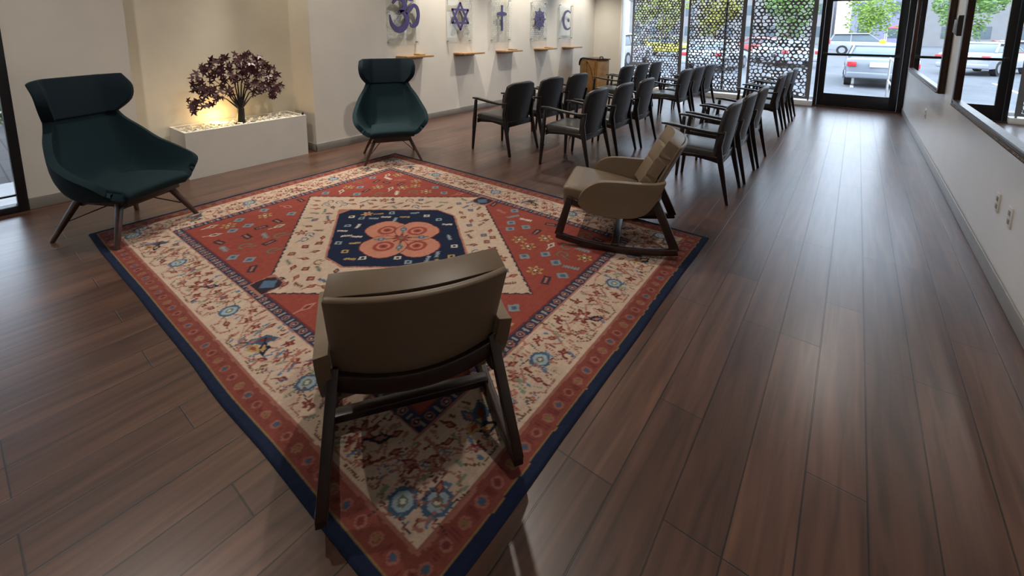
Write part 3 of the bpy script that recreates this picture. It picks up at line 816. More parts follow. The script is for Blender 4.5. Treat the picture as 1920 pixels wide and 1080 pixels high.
# ------------------------------------------------------------------ taupe rocking chair
def make_rocker():
    e = empty('rocking_chair')
    hw = 0.305
    def rz(x): return 0.27 * x * x + 0.022
    for sy in (1, -1):
        pts = [(lerp(-0.40, 0.40, k / 16), sy * hw, rz(lerp(-0.40, 0.40, k / 16))) for k in range(17)]
        MB().bar(pts, 0.034, 0.042).build('runner', M['walnut_b'], e, bevel=0.004)
        MB().bar([(0.385, sy * hw, 0.065), (0.315, sy * 0.272, 0.335)], [0.034, 0.034], [0.055, 0.044], up=(1, 0, 0)).build('leg', M['walnut_b'], e, bevel=0.004)
        MB().bar([(-0.385, sy * hw, 0.065), (-0.225, sy * 0.262, 0.42)], [0.034, 0.034], [0.060, 0.050], up=(1, 0, 0)).build('leg', M['walnut_b'], e, bevel=0.004)
        pts = [(lerp(0.31, -0.25, t), sy * 0.268, 0.315 - 0.07 * math.sin(PI * t)) for t in [k / 10 for k in range(11)]]
        MB().bar(pts, 0.030, 0.040).build('seat_rail', M['walnut_b'], e, bevel=0.004)
    MB().bar([(0.0, -hw, 0.042), (0.0, hw, 0.042)], 0.05, 0.03).build('crossbar', M['walnut_b'], e, bevel=0.004)
    MB().bar([(-0.275 + 0.04 * q * q, 0.262 * q, 0.352 + 0.028 * q * q) for q in [k / 8 - 1 for k in range(17)]], 0.03, 0.06).build('back_rail', M['walnut_b'], e, bevel=0.005)
    MB().bar([(0.25, -0.27, 0.285), (0.25, 0.27, 0.285)], 0.04, 0.04).build('front_rail', M['walnut_b'], e, bevel=0.005)
    # seat
    def seat(a, t):
        u = a * 2 - 1; x = lerp(0.375, -0.20, t)
        z = 0.420 - 0.095 * t - 0.018 * max(0, 1 - t / 0.10) ** 2 + 0.008 * math.sin(PI * min(1, t * 1.1)) - 0.012 * abs(u) ** 6
        if abs(t - 0.12) < 0.02: z -= 0.004
        return (x, u * 0.255, z)
    sb = MB(); nu, nv = 16, 28
    tp = [seat(i / nu, j / nv) for j in range(nv + 1) for i in range(nu + 1)]
    bt = [(x * 0.97, y, z - lerp(0.145, 0.055, (p_ // (nu + 1)) / nv)) for p_, (x, y, z) in enumerate(tp)]
    K = len(tp); q_ = lambda i, j: j * (nu + 1) + i
    fs = [(q_(i, j), q_(i + 1, j), q_(i + 1, j + 1), q_(i, j + 1)) for j in range(nv) for i in range(nu)]
    fs += [tuple(K + v for v in f[::-1]) for f in fs]
    rim = [q_(i, 0) for i in range(nu)] + [q_(nu, j) for j in range(nv)] + [q_(i, nv) for i in range(nu, 0, -1)] + [q_(0, j) for j in range(nv, 0, -1)]
    fs += [(rim[k], rim[(k + 1) % len(rim)], K + rim[(k + 1) % len(rim)], K + rim[k]) for k in range(len(rim))]
    sb.add(tp + bt, fs).build('seat', M['taupe'], e, bevel=0.022, seg=4)
    # back, gently wrapped, with two stitched channels
    BL = [(-0.165, 0, 0.36), (-0.235, 0, 0.50), (-0.310, 0, 0.64), (-0.385, 0, 0.775)]
    def back(a, t):
        u = a * 2 - 1; c = cr(BL, t)
        x = c.x + 0.045 * u * u; z = c.z - 0.012 * abs(u) ** 5 * t
        groove = math.exp(-((t - 0.40) / 0.02) ** 2) + math.exp(-((t - 0.72) / 0.02) ** 2)
        return (x - 0.010 * groove, u * lerp(0.245, 0.260, t), z)
    MB().grid(back, 18, 40).build('backrest', M['taupe'], e, solid=0.075, off=0.0, bevel=0.024, seg=4)
    def outer(a, t):
        u = a * 2 - 1; c = cr([(-0.245, 0, 0.350), (-0.30, 0, 0.47), (-0.37, 0, 0.62), (-0.432, 0, 0.748)], t)
        return (c.x + 0.055 * u * u, u * lerp(0.262, 0.268, t), c.z + (0.012 * (u * u)) * (1 - t))
    MB().grid(outer, 18, 14).build('outer_back', M['taupe'], e, solid=0.022, off=0.0, bevel=0.008, seg=3)
    # arm panels
    for sy in (1, -1):
        top = [(0.255, 0.315), (0.245, 0.365), (0.205, 0.425), (0.13, 0.475), (0.03, 0.490), (-0.12, 0.492), (-0.245, 0.500), (-0.305, 0.520)]
        bot = [(0.235, 0.285), (0.20, 0.262), (0.12, 0.247), (0.02, 0.240), (-0.06, 0.243), (-0.14, 0.262), (-0.205, 0.305), (-0.262, 0.40)]
        def arm(a, t):
            tp = cr([(p[0], 0, p[1]) for p in top], a); bt = cr([(p[0], 0, p[1]) for p in bot], a)
            z = lerp(bt.z, tp.z, t); x = lerp(bt.x, tp.x, t)
            y = 0.300 - 0.020 * a + 0.022 * smoothstep(0.28, 0.50, z) * (1 - 0.6 * a)
            return (x, sy * y, z)
        MB().grid(arm, 20, 12).build('arm_panel', M['taupe'], e, solid=0.042, off=0.0, bevel=0.016, seg=4)
    return e
rk = make_rocker()
rk.location = (-1.27, 2.96, RUGZ); rk.rotation_euler = (0, 0, math.radians(199.5))
tag(rk, 'taupe leather rocking chair seen from its side, on the right rug corner', 'rocking chair', 'taupe rocking chairs')
r2 = copy_tree(rk); r2.location = (-1.265, 1.015, RUGZ); r2.rotation_euler = (0, 0, math.atan2(0.56, -0.83))
r2['label'] = 'taupe leather rocking chair nearest the camera, its back turned to the viewer'

# ------------------------------------------------------------------ guest chairs
def make_guest():
    e = empty('guest_chair')
    def seat(a, t):
        u = a * 2 - 1; x = lerp(0.262, -0.215, t)
        return (x, u * lerp(0.250, 0.235, t), 0.475 - 0.02 * t - 0.03 * max(0, 1 - t / 0.15) ** 2 - 0.008 * abs(u) ** 4)
    MB().grid(seat, 10, 14).build('seat', M['seatv'], e, solid=0.085, off=-1, bevel=0.022, seg=3)
    def back(a, t):
        u = a * 2 - 1; z = lerp(0.355, 0.875, t)
        x = -0.212 - 0.088 * t + 0.05 * u * u
        w = lerp(0.225, 0.272, math.sin(min(1, t * 1.4) * PI / 2))
        w *= 1 - 0.06 * smoothstep(0.8, 1.0, t)
        z -= 0.045 * abs(u) ** 4 * smoothstep(0.5, 1, t)
        return (x, u * w, z)
    MB().grid(back, 16, 18).build('backrest', M['vinyl'], e, solid=0.045, off=0.0, bevel=0.016, seg=3)
    MB().prism([(0.25, 0.40), (0.25, 0.335), (0.20, 0.355), (0.0, 0.372), (-0.15, 0.355), (-0.24, 0.335), (-0.24, 0.40)], -0.24, 0.24, 'y').build('seat_frame', M['chair_wood'], e, bevel=0.004)
    for sy in (1, -1):
        MB().bar([(0.285, sy * 0.285, 0), (0.262, sy * 0.272, 0.36), (0.235, sy * 0.272, 0.635)], [0.024, 0.036, 0.028], [0.024, 0.042, 0.030], up=(1, 0, 0)).build('leg', M['chair_wood'], e, bevel=0.005)
        MB().bar([(-0.315, sy * 0.280, 0), (-0.235, sy * 0.262, 0.36), (-0.215, sy * 0.262, 0.50), (-0.245, sy * 0.262, 0.64)], [0.024, 0.034, 0.034, 0.028], [0.026, 0.046, 0.044, 0.032], up=(1, 0, 0)).build('leg', M['chair_wood'], e, bevel=0.005)
        MB().bar([(0.285, sy * 0.272, 0.652), (0.20, sy * 0.275, 0.652), (0.02, sy * 0.278, 0.632), (-0.15, sy * 0.270, 0.618), (-0.25, sy * 0.262, 0.622)], [0.036, 0.050, 0.050, 0.042, 0.034], [0.018, 0.024, 0.024, 0.024, 0.022]).build('armrest', M['chair_wood'], e, bevel=0.006)
    return e
gc = make_guest()
rows = [(-3.415, 'row against the symbol wall', 'leftmost'), (-2.40, 'middle column', 'middle'), (-1.065, 'column along the open aisle', 'rightmost')]
ysets = [(4.33, 5.02, 5.70), (7.50, 8.20, 8.90)]
wordp = ['nearest the camera', 'second', 'farthest']
first = True
for xi, (xc, _, _) in enumerate(rows):
    for si, ys in enumerate(ysets):
        for k, y in enumerate(ys):
            o = gc if first else copy_tree(gc)
            first = False
            o.location = (xc + 0.012 * ((k * 7 + xi * 3) % 3 - 1), y, 0); o.rotation_euler = (0, 0, PI + math.radians(((k * 5 + xi * 4 + si) % 5 - 2) * 0.8))
            blk = ('front block', 'block by the screens')[si]
            colm = ('left', 'middle', 'right')[xi]
            pos = ('nearest', 'middle', 'farthest')[k]
            tag(o, 'charcoal armchair, %s of three in the %s row, %s' % (pos, colm, blk), 'armchair', 'charcoal guest armchairs in two blocks')

# ------------------------------------------------------------------ planter and tree
PY0, PY1 = 1.44, 2.66
px0, px1 = XN + 0.02, XP - 0.0
pl = empty('planter_box', ((px0 + px1) / 2, (PY0 + PY1) / 2, 0)); tag(pl, 'long low white planter box standing in the wall niche', 'planter')
b = MB(); hx = (px1 - px0) / 2; hy = (PY1 - PY0) / 2; H = 0.475
b.box(-hx, hx, -hy, -hy + 0.03, 0, H); b.box(-hx, hx, hy - 0.03, hy, 0, H)
b.box(-hx, -hx + 0.03, -hy + 0.03, hy - 0.03, 0, H); b.box(hx - 0.03, hx, -hy + 0.03, hy - 0.03, 0, H); b.box(-hx + 0.03, hx - 0.03, -hy + 0.03, hy - 0.03, 0, 0.40)
b.build('box', M['planter'], pl)
rg = random.Random(2); b = MB()
for k in range(900):
    r = rg.uniform(0.010, 0.020)
    b.ball((rg.uniform(-hx + 0.05, hx - 0.05), rg.uniform(-hy + 0.05, hy - 0.05), 0.42 + rg.uniform(0.0, 0.045)), r, 6, (1.2, 1, 0.6))
pb = b.build('pebbles', M['pebble']); pb.location = pl.location
tag(pb, 'bed of pale pebbles filling the top of the white planter', 'pebbles', kind='stuff')
MB().tube([(px1 - 0.04, PY1 - 0.02, H), (px1 - 0.04, PY1 - 0.02, H + 0.02), (px1 - 0.03, PY1 - 0.02, H + 0.028)], [0.012, 0.012, 0.008]).build('valve_knob', M['wire'])
tag(bpy.data.objects['valve_knob'], 'tiny black knob on the right front corner of the planter', 'knob')
# amber uplight behind the tree
up = empty('uplight', (-5.48, 1.86, 0.425)); tag(up, 'small amber uplight in the planter behind the tree', 'lamp')
MB().tube([(0, 0, -0.02), (0, 0, 0.03)], [0.05, 0.045], 16).build('housing', M['wire'], up)
MB().tube([(0, 0, 0.031), (0, 0, 0.036)], 0.038, 16).build('lens', M['amber'], up)
pt = bpy.data.lights.new('amber_uplight_lamp', 'POINT'); pt.energy = 2.0; pt.color = (1.0, 0.60, 0.2); pt.shadow_soft_size = 0.04
po = bpy.data.objects.new('amber_uplight_lamp', pt); COL.objects.link(po); po.location = (-5.47, 1.86, 0.52)

tr = empty('maple_tree_sculpture', (-5.33, 2.03, 0.45)); tag(tr, 'maroon-leaved maple tree sculpture with a short black trunk, in the white planter', 'tree')
b = MB()
b.tube([(0, 0, -0.02), (0, 0, 0.05), (0.0, 0.005, 0.11), (0, 0.01, 0.17)], [0.050, 0.042, 0.038, 0.034], 10)
rg = random.Random(8)
tips = []
for k in range(11):
    a = math.radians(-10 + 200 * (k + 0.5) / 11)
    L = rg.uniform(0.75, 1.0)
    ex = math.cos(a) * 0.43 * L; ez = 0.36 + math.sin(a) * 0.44 * L
    dxp = rg.uniform(-0.09, 0.09)
    p0 = (0, 0.005, 0.15); p1 = (dxp * 0.3, ex * 0.32, 0.17 + (ez - 0.15) * 0.42 + 0.03); p2 = (dxp, ex, ez)
    b.tube([p0, p1, p2], [0.012, 0.006, 0.0025], 6)
    tips.append((p1, p2))
b.build('trunk', M['trunk'], tr)
lf = MB()
def maple(c, size, nrm, spin):
    pts = []
    lobes = [(-125, 0.55), (-62, 0.85), (0, 1.0), (62, 0.85), (125, 0.55)]
    out = [(-180, 0.12)]
    for i, (a, r) in enumerate(lobes):
        out += [(a - 15, r * 0.58), (a, r), (a + 15, r * 0.58)]
        if i < 4: out.append(((a + lobes[i + 1][0]) / 2, 0.30))
    q = Vector(nrm).normalized().to_track_quat('Z', 'Y')
    vs = [Vector(c)]
    for a, r in out:
        t = math.radians(a) + spin
        vs.append(Vector(c) + q @ Vector((math.cos(t) * r * size, math.sin(t) * r * size, 0.12 * size * r)))
    n = len(out)
    lf.add(vs, [(0, 1 + i, 1 + (i + 1) % n) for i in range(n)])
cnt = 0
while cnt < 235:
    a = math.radians(rg.uniform(-18, 198)); r = math.sqrt(rg.uniform(0.05, 1.0))
    y = math.cos(a) * 0.47 * r; z = 0.33 + math.sin(a) * 0.47 * r
    if z < 0.16: continue
    if abs(y) < 0.12 and z < 0.30: continue
    x = rg.uniform(-0.13, 0.13) * (1.1 - r * 0.5)
    maple((x, y, z), rg.uniform(0.050, 0.074), (1 + rg.uniform(-.4, .4), rg.uniform(-0.9, 0.5), rg.uniform(-0.3, 0.7)), rg.uniform(0, 2 * PI)); cnt += 1
lf.build('foliage', M['leaf'], tr, smooth=0, recalc=False)

# ------------------------------------------------------------------ symbol panels and shelves
def ribbon(b, pts, widths, x0=0.0, th=0.012):
    """flat extruded stroke in the (y,z) plane"""
    n = len(pts); L = []; R = []
    for i, p in enumerate(pts):
        a = pts[max(i - 1, 0)]; c = pts[min(i + 1, n - 1)]
        dx, dz = c[0] - a[0], c[1] - a[1]; l = math.hypot(dx, dz) or 1
        nx_, nz_ = -dz / l, dx / l; w = widths[i] / 2
        L.append((p[0] + nx_ * w, p[1] + nz_ * w)); R.append((p[0] - nx_ * w, p[1] - nz_ * w))
    vs = []
    for q in (x0, x0 + th):
        vs += [(q, y, z) for y, z in L] + [(q, y, z) for y, z in R]
    fs = []
    for i in range(n - 1):
        fs.append((i, i + 1, n + i + 1, n + i)); o = 2 * n
        fs.append((o + i, o + n + i, o + n + i + 1, o + i + 1))
        fs.append((i, o + i, o + i + 1, i + 1)); fs.append((n + i, n + i + 1, o + n + i + 1, o + n + i))
    fs.append((0, n, 3 * n, 2 * n)); fs.append((n - 1, 3 * n - 1, 4 * n - 1, 2 * n - 1))
    b.add(vs, fs)
def curve(pts, w, m=40):
    P = [(p[0], p[1], 0) for p in pts]; ts = [k / m for k in range(m + 1)]
    c = [cr(P, t) for t in ts]
    Wd = [cr([(x, 0, 0) for x in w], t).x for t in ts]
    return [(p.x, p.y) for p in c], [max(0.006, x) for x in Wd]
def sym_om(b):
    p, w = curve([(-0.17, 0.13), (-0.10, 0.20), (0.0, 0.17), (0.02, 0.09), (-0.06, 0.03)], (0.03, 0.06, 0.065, 0.06, 0.04)); ribbon(b, p, w)
    p, w = curve([(-0.08, 0.035), (0.01, 0.02), (0.055, -0.07), (0.0, -0.17), (-0.10, -0.20), (-0.19, -0.13), (-0.22, -0.01)], (0.03, 0.06, 0.075, 0.08, 0.075, 0.05, 0.012)); ribbon(b, p, w)
    p, w = curve([(0.04, 0.01), (0.10, 0.06), (0.16, 0.12), (0.225, 0.09), (0.245, -0.01), (0.21, -0.12), (0.13, -0.15), (0.10, -0.10)], (0.03, 0.055, 0.05, 0.05, 0.05, 0.055, 0.045, 0.014)); ribbon(b, p, w)
    p, w = curve([(0.02, 0.27), (0.07, 0.21), (0.14, 0.20), (0.21, 0.27)], (0.012, 0.04, 0.045, 0.012)); ribbon(b, p, w)
    b.prism([(0.115, 0.255), (0.15, 0.285), (0.115, 0.315), (0.08, 0.285)], 0, 0.012, 'x')
def sym_star(b):
    R = 0.225
    for s in (1, -1):
        pts = [(R * math.sin(2 * PI * k / 3), s * R * math.cos(2 * PI * k / 3)) for k in range(3)]
        for i in range(3):
            a, c = pts[i], pts[(i + 1) % 3]
            l = math.hypot(c[0] - a[0], c[1] - a[1]); e_ = 0.012 / l
            ribbon(b, [(lerp(a[0], c[0], -e_), lerp(a[1], c[1], -e_)), (lerp(a[0], c[0], 1 + e_), lerp(a[1], c[1], 1 + e_))], [0.038] * 2, x0=0.0 if s > 0 else 0.0005)
def sym_cross(b):
    b.prism([(-0.028, -0.25), (0.028, -0.25), (0.024, 0.04), (0.024, 0.10), (0.028, 0.24), (-0.028, 0.24), (-0.024, 0.10), (-0.024, 0.04)], 0, 0.012, 'x')
    b.prism([(-0.14, 0.055), (-0.05, 0.035), (0.05, 0.035), (0.14, 0.055), (0.14, 0.09), (0.05, 0.115), (-0.05, 0.115), (-0.14, 0.09)], 0.0004, 0.0124, 'x')
def sym_wheel(b):
    n = 48
    for R, w in ((0.155, 0.03), (0.06, 0.022)):
        ribbon(b, [(R * math.cos(2 * PI * k / n), R * math.sin(2 * PI * k / n)) for k in range(n + 1)], [w] * (n + 1))
    for k in range(8):
        a = PI * k / 4 + PI / 2; c, s = math.cos(a), math.sin(a)
        ribbon(b, [(0.03 * c, 0.03 * s), (0.165 * c, 0.165 * s), (0.225 * c, 0.225 * s)], [0.022, 0.05, 0.006], x0=0.0006)
        a += PI / 8; c, s = math.cos(a), math.sin(a)
        p = [(0.10 * c, 0.10 * s)]; b.prism([(0.105 * c + 0.022 * math.cos(t), 0.105 * s + 0.022 * math.sin(t)) for t in [2 * PI * q / 10 for q in range(10)]], 0.0009, 0.0125, 'x')
def sym_crescent(b):
    n = 40; out = []
    for k in range(n + 1):
        t = math.radians(50 + 260 * k / n); out.append((0.215 * math.cos(t) + 0.02, 0.235 * math.sin(t)))
    inn = []
    a0 = out[-1]; a1 = out[0]
    for k in range(n + 1):
        t = math.radians(310 - 260 * k / n); rr = 0.215
        inn.append((0.172 * math.cos(t) + 0.045, 0.192 * math.sin(t)))
    vs = []; m = n + 1
    ribbon_p = []
    inn = inn[::-1]
    inn[0] = out[0]; inn[-1] = out[-1]
    for q in (0, 0.012): vs += [(q, y, z) for y, z in out] + [(q, y, z) for y, z in inn]
    fs = []
    for i in range(n):
        fs += [(i, i + 1, m + i + 1, m + i), (2 * m + i, 3 * m + i, 3 * m + i + 1, 2 * m + i + 1), (i, 2 * m + i, 2 * m + i + 1, i + 1), (m + i, m + i + 1, 3 * m + i + 1, 3 * m + i)]
    b.add(vs, fs)
    st_ = []
    for k in range(10):
        r = 0.055 if k % 2 == 0 else 0.024; t = PI / 2 + PI * k / 5; st_.append((0.075 + r * math.cos(t), r * math.sin(t)))
    b.prism(st_, 0, 0.012, 'x')
syms = [(4.47, sym_om, 'om', 1.17), (5.70, sym_star, 'six-pointed star', 1.0), (6.86, sym_cross, 'cross', 1.0), (8.16, sym_wheel, 'eight-spoked wheel', 1.05), (9.32, sym_crescent, 'crescent and star', 1.0)]
for i, (y, fn, nm, sc) in enumerate(syms):
    e = empty('symbol_panel', (XS + 0.035, y, 1.24))
    tag(e, 'clear acrylic wall panel with a violet %s symbol' % nm, 'wall panel', 'acrylic faith-symbol panels on the long wall')
    MB().box(0, 0.008, -0.31, 0.31, 0, 0.86).build('acrylic_sheet', M['acrylic'], e, smooth=0)
    b = MB(); fn(b)
    b.v = [(x + 0.010, yy * sc, z * sc + 0.47) for x, yy, z in b.v]
    b.build('symbol', M['purple'], e, smooth=0)
    for yy in (-0.27, 0.27):
        for zz in (0.05, 0.81):
            MB().tube([(-0.035, yy, zz), (0.016, yy, zz)], 0.011, 12).build('standoff', M['steel'], e)
    # shelf under the panel
    s = empty('wall_shelf', (XS, y + 0.14, 1.055)); tag(s, 'small oak wall shelf below the %s panel' % nm, 'shelf', 'oak shelves under the symbol panels')
    MB().box(0, 0.26, -0.27, 0.27, 0, 0.03).build('board', M['oak'], s, bevel=0.003)
    MB().box(0, 0.05, -0.22, 0.22, -0.035, -0.0005).build('cleat', M['oak'], s, bevel=0.003)
for y, lab in ((4.47, 'om'), (6.86, 'cross'), (8.16, 'eight-spoked wheel')):
    b = MB(); b.box(-0.075, 0.075, -0.055, 0.055, 0, 0.022)
    o = b.build('small_book', M['brass'] if lab != 'cross' else M['oak'], bevel=0.003); o.location = (XS + 0.16, y + 0.20, 1.0855)
    tag(o, 'small golden-brown book lying on the shelf below the %s panel' % lab, 'book', 'small books on the wall shelves')

# ------------------------------------------------------------------ wooden cabinet in the corner
cb = empty('wooden_cabinet', (-4.95, 9.70, 0), math.radians(-33)); cb.scale = (1.2, 1.0, 1.0); tag(cb, 'honey-coloured wooden cabinet with rounded dark top, in the far left corner', 'cabinet')
prof = [(-0.33, 0), (0.33, 0), (0.33, 0.80), (-0.20, 0.80), (-0.28, 0.77), (-0.33, 0.68)]
MB().prism(prof, -0.17, 0.17, 'y').build('body', M['cab'], cb, bevel=0.01)
MB().prism([(-0.29, 0.05), (-0.02, 0.05), (-0.02, 0.74), (-0.18, 0.75), (-0.25, 0.73), (-0.29, 0.66)], -0.19, -0.171, 'y').build('door', M['cab'], cb, bevel=0.004)
MB().prism([(0.01, 0.05), (0.29, 0.05), (0.29, 0.75), (0.01, 0.75)], -0.19, -0.171, 'y').build('door', M['cab'], cb, bevel=0.004)
MB().box(0.331, 0.345, -0.14, 0.14, 0.05, 0.76).build('side_panel', M['cab2'], cb, bevel=0.004)
MB().bar([(-0.345, 0, 0.62), (-0.34, 0, 0.70), (-0.29, 0, 0.785), (-0.20, 0, 0.815), (0.35, 0, 0.815)], 0.38, 0.022, up=(0, 0, 1)).build('top_rim', M['walnut_b'], cb, bevel=0.004)
MB().tube([(0.22, 0, 0.826), (0.22, 0, 0.86), (0.30, 0, 0.875), (0.33, 0, 0.85), (0.33, 0, 0.826)], 0.012, 8).build('handle', M['walnut_b'], cb)
MB().bar([(0.0, -0.195, 0.74), (0.15, -0.195, 0.60), (0.27, -0.195, 0.30)], 0.008, 0.012, up=(0, 1, 0)).build('strap', M['walnut_b'], cb)

# ------------------------------------------------------------------ mirrors on the right wall
def make_mirror(y0, y1, z0, z1, label):
    e = empty('framed_mirror', (XR, (y0 + y1) / 2, z0)); tag(e, label, 'mirror', 'dark framed mirrors on the right wall')
    h = (y1 - y0) / 2; H = z1 - z0; w = 0.085; dp = 0.055
    b = MB()
    b.box(-dp, 0, -h, -h + w, 0, H); b.box(-dp, 0, h - w, h, 0, H); b.box(-dp, 0, -h + w, h - w, 0, w * 0.55); b.box(-dp, 0, -h + w, h - w, H - w, H)
    b.build('mirror_frame', M['frame'], e, bevel=0.006)
    MB().box(-0.030, -0.022, -h + w * 0.5, h - w * 0.5, w * 0.3, H - w * 0.5).build('mirror_glass', M['mirror'], e, smooth=0)
    b = MB(); n = int((2 * h - 0.1) / 0.03)
    for k in range(n):
        b.ball((-dp - 0.001, -h + 0.05 + k * 0.03, 0.012), 0.012, 8)
    b.bar([(-dp + 0.012, -h + 0.01, w * 0.55 + 0.002), (-dp + 0.012, h - 0.01, w * 0.55 + 0.002)], 0.03, 0.012)
    b.build('beading', M['bead'], e)
    return e
make_mirror(6.44, 9.92, 0.845, 2.15, 'dark framed mirror nearer the glass door, reflecting parked cars')
make_mirror(2.08, 5.57, 0.845, 2.15, 'dark framed mirror at the right picture edge, reflecting the door')

# small bracket, outlets
b = MB()
b.prism([(-0.10, -0.055), (0.16, -0.09), (0.13, 0.0), (0.15, 0.10), (0.06, 0.055), (-0.05, 0.065)], -0.03, 0.03, 'x')
o = b.build('wall_bracket', M['bracket'], bevel=0.004); o.location = (XR, 5.95, 1.545)
o.rotation_euler = (0, 0, PI) ; o.location.x = XR - 0.03
tag(o, 'small grey-brown bracket on the wall between the two framed mirrors', 'wall bracket')
for y, z, lab in ((3.88, 0.465, 'white wall outlet, upper left of the near pair'), (3.60, 0.465, 'white wall outlet, lower right of the near pair'), (7.61, 0.465, 'white wall outlet below the farther framed mirror')):
    e = empty('wall_outlet', (XR, y, z)); tag(e, lab, 'outlet', 'wall outlets on the right wall')
    MB().box(-0.007, 0, -0.037, 0.037, -0.06, 0.06).build('cover_plate', M['outlet'], e, bevel=0.002)
    for zz in (-0.024, 0.024):
        MB().box(-0.010, -0.0071, -0.017, 0.017, zz - 0.014, zz + 0.014).build('socket', M['slot'], e, bevel=0.002)

# ------------------------------------------------------------------ outdoors
struct(MB().box(-60, 60, YE + 1.9, 120, -0.6, -0.45).build('parking_lot', M['asphalt'], smooth=0))
struct(MB().box(-14, 10, YE + 0.12, YE + 2.0, -0.6, -0.02).build('sidewalk', M['concrete'], smooth=0))
struct(MB().box(-60, -6.5, -60, YE + 0.1, -0.2, -0.05).build('terrace', M['paver'], smooth=0))
struct(MB().box(-10.5, -6.25, -6, 6, 2.75, 3.0).build('terrace_sky_blocker', M['concrete'], smooth=0))  # unseen slab, added to keep sky glare off the floor at left
struct(MB().box(-6.5, XL - 0.09, -60, 0.9, -0.2, -0.05).build('terrace_step', M['paver'], smooth=0))

CARGLASS = mat('car_glass', (0.10, 0.13, 0.15), 0.08, noise=(3, 0.1))
TYRE = mat('tyre', (0.02, 0.02, 0.02), 0.8, noise=(20, 0.2))
HUB = mat('wheel_hub', (0.45, 0.46, 0.48), 0.3, 0.7, noise=(20, 0.1))
TAIL = mat('tail_light', (0.60, 0.03, 0.04), 0.2, noise=(10, 0.1))
PLATE = mat('licence_plate', (0.65, 0.68, 0.72), 0.5, noise=(10, 0.1))
def make_car(kind, col, loc, rz, label):
    e = empty('pickup_truck' if kind == 'truck' else 'car', loc, rz)
    tag(e, label, 'truck' if kind == 'truck' else 'car', 'vehicles in the parking lot')
    paint = mat('car_paint', col, 0.25, noise=(1, 0.03), coat=0.6)
    if kind == 'sedan':
        L, Wd = 4.6, 0.90
        low = [(-2.3, 0.32), (-2.32, 0.60), (-2.25, 0.98), (-1.55, 1.04), (1.0, 0.98), (2.0, 0.82), (2.28, 0.55), (2.28, 0.30)]
        cab = [(-1.75, 1.02), (-1.05, 1.42), (0.25, 1.44), (1.05, 1.0)]
    elif kind == 'suv':
        L, Wd = 4.7, 0.94
        low = [(-2.3, 0.40), (-2.35, 0.75), (-2.28, 1.12), (1.0, 1.10), (2.1, 0.98), (2.32, 0.65), (2.3, 0.38)]
        cab = [(-2.26, 1.10), (-2.0, 1.68), (0.2, 1.72), (1.0, 1.10)]
    else:
        L, Wd = 5.6, 0.98
        low = [(-2.8, 0.55), (-2.82, 1.12), (-2.75, 1.28), (-0.3, 1.26), (1.6, 1.24), (2.6, 1.12), (2.8, 0.85), (2.8, 0.50)]
        cab = [(-0.75, 1.26), (-0.60, 1.84), (0.75, 1.88), (1.45, 1.24)]
    b = MB(); n = len(low)
    vs = []
    for yy, inset in ((-Wd, 0.0), (-Wd + 0.12, None), (Wd - 0.12, None), (Wd, 0.0)):
        for x, z in low:
            vs.append((x * (0.985 if inset == 0.0 else 1.0), yy, z - (0.03 if inset == 0.0 and z > 0.9 else 0)))
    fs = []
    for s_ in range(3):
        for i in range(n):
            fs.append((s_ * n + i, s_ * n + (i + 1) % n, (s_ + 1) * n + (i + 1) % n, (s_ + 1) * n + i))
    fs += [tuple(range(n)), tuple(range(4 * n - 1, 3 * n - 1, -1))]
    b.add(vs, fs); b.build('body', paint, e, bevel=0.03, seg=3)
    def cabin(c, grow, top):
        bb = MB(); m_ = len(c); vs = []
        for s_ in (-1, 1):
            for i, (x, z) in enumerate(c):
                tuck = 0.20 if 0 < i < m_ - 1 else 0.04
                vs.append((x, s_ * (Wd - tuck + grow), z))
        fs = [tuple(range(m_)), tuple(range(2 * m_ - 1, m_ - 1, -1))] + [(i, (i + 1) % m_, (i + 1) % m_ + m_, i + m_) for i in range(m_)]
        bb.add(vs, fs); return bb
    cabin(cab, 0, 0).build('glasshouse', CARGLASS, e, bevel=0.03)
    rt = [(cab[1][0] - 0.04, cab[1][1] - 0.02), (cab[1][0], cab[1][1] + 0.03), (cab[2][0], cab[2][1] + 0.03), (cab[2][0] + 0.05, cab[2][1] - 0.02)]
    cabin([rt[0], rt[1], rt[2], rt[3]], 0.175 - 0.16, 0).build('roof', paint, e, bevel=0.02)
    pil = MB()
    for s_ in (-1, 1):
        pil.bar([(cab[0][0], s_ * (Wd - 0.05), cab[0][1]), (cab[1][0], s_ * (Wd - 0.20), cab[1][1])], 0.06, 0.09)
        pil.bar([(cab[3][0], s_ * (Wd - 0.05), cab[3][1]), (cab[2][0], s_ * (Wd - 0.20), cab[2][1])], 0.05, 0.05)
        mx_ = (cab[1][0] + cab[2][0]) / 2; pil.bar([(mx_, s_ * (Wd - 0.04), cab[0][1] - 0.02), (mx_, s_ * (Wd - 0.19), cab[1][1] + 0.01)], 0.05, 0.06)
    pil.build('pillars', paint, e)
    wr_ = 0.33 if kind == 'sedan' else 0.38
    for sx in (-1.38 * L / 4.6, 1.40 * L / 4.6):
        for s_ in (-1, 1):
            w_ = MB().tube([(sx, s_ * (Wd - 0.20), wr_), (sx, s_ * (Wd + 0.01), wr_)], wr_, 20).build('wheel', TYRE, e)
            MB().tube([(sx, s_ * (Wd + 0.011), wr_), (sx, s_ * (Wd + 0.03), wr_)], wr_ * 0.6, 14).build('hubcap', HUB, w_)
    x0 = low[1][0] - 0.012; z = low[2][1] - (0.20 if kind != 'truck' else 0.35)
    for s_ in (-1, 1):
        MB().box(x0 - 0.02, x0 + 0.12, s_ * (Wd - 0.10) - 0.17, s_ * (Wd - 0.10) + 0.09, z - 0.05, z + 0.11 + (0.2 if kind != 'sedan' else 0)).build('tail_light', TAIL, e, bevel=0.015)
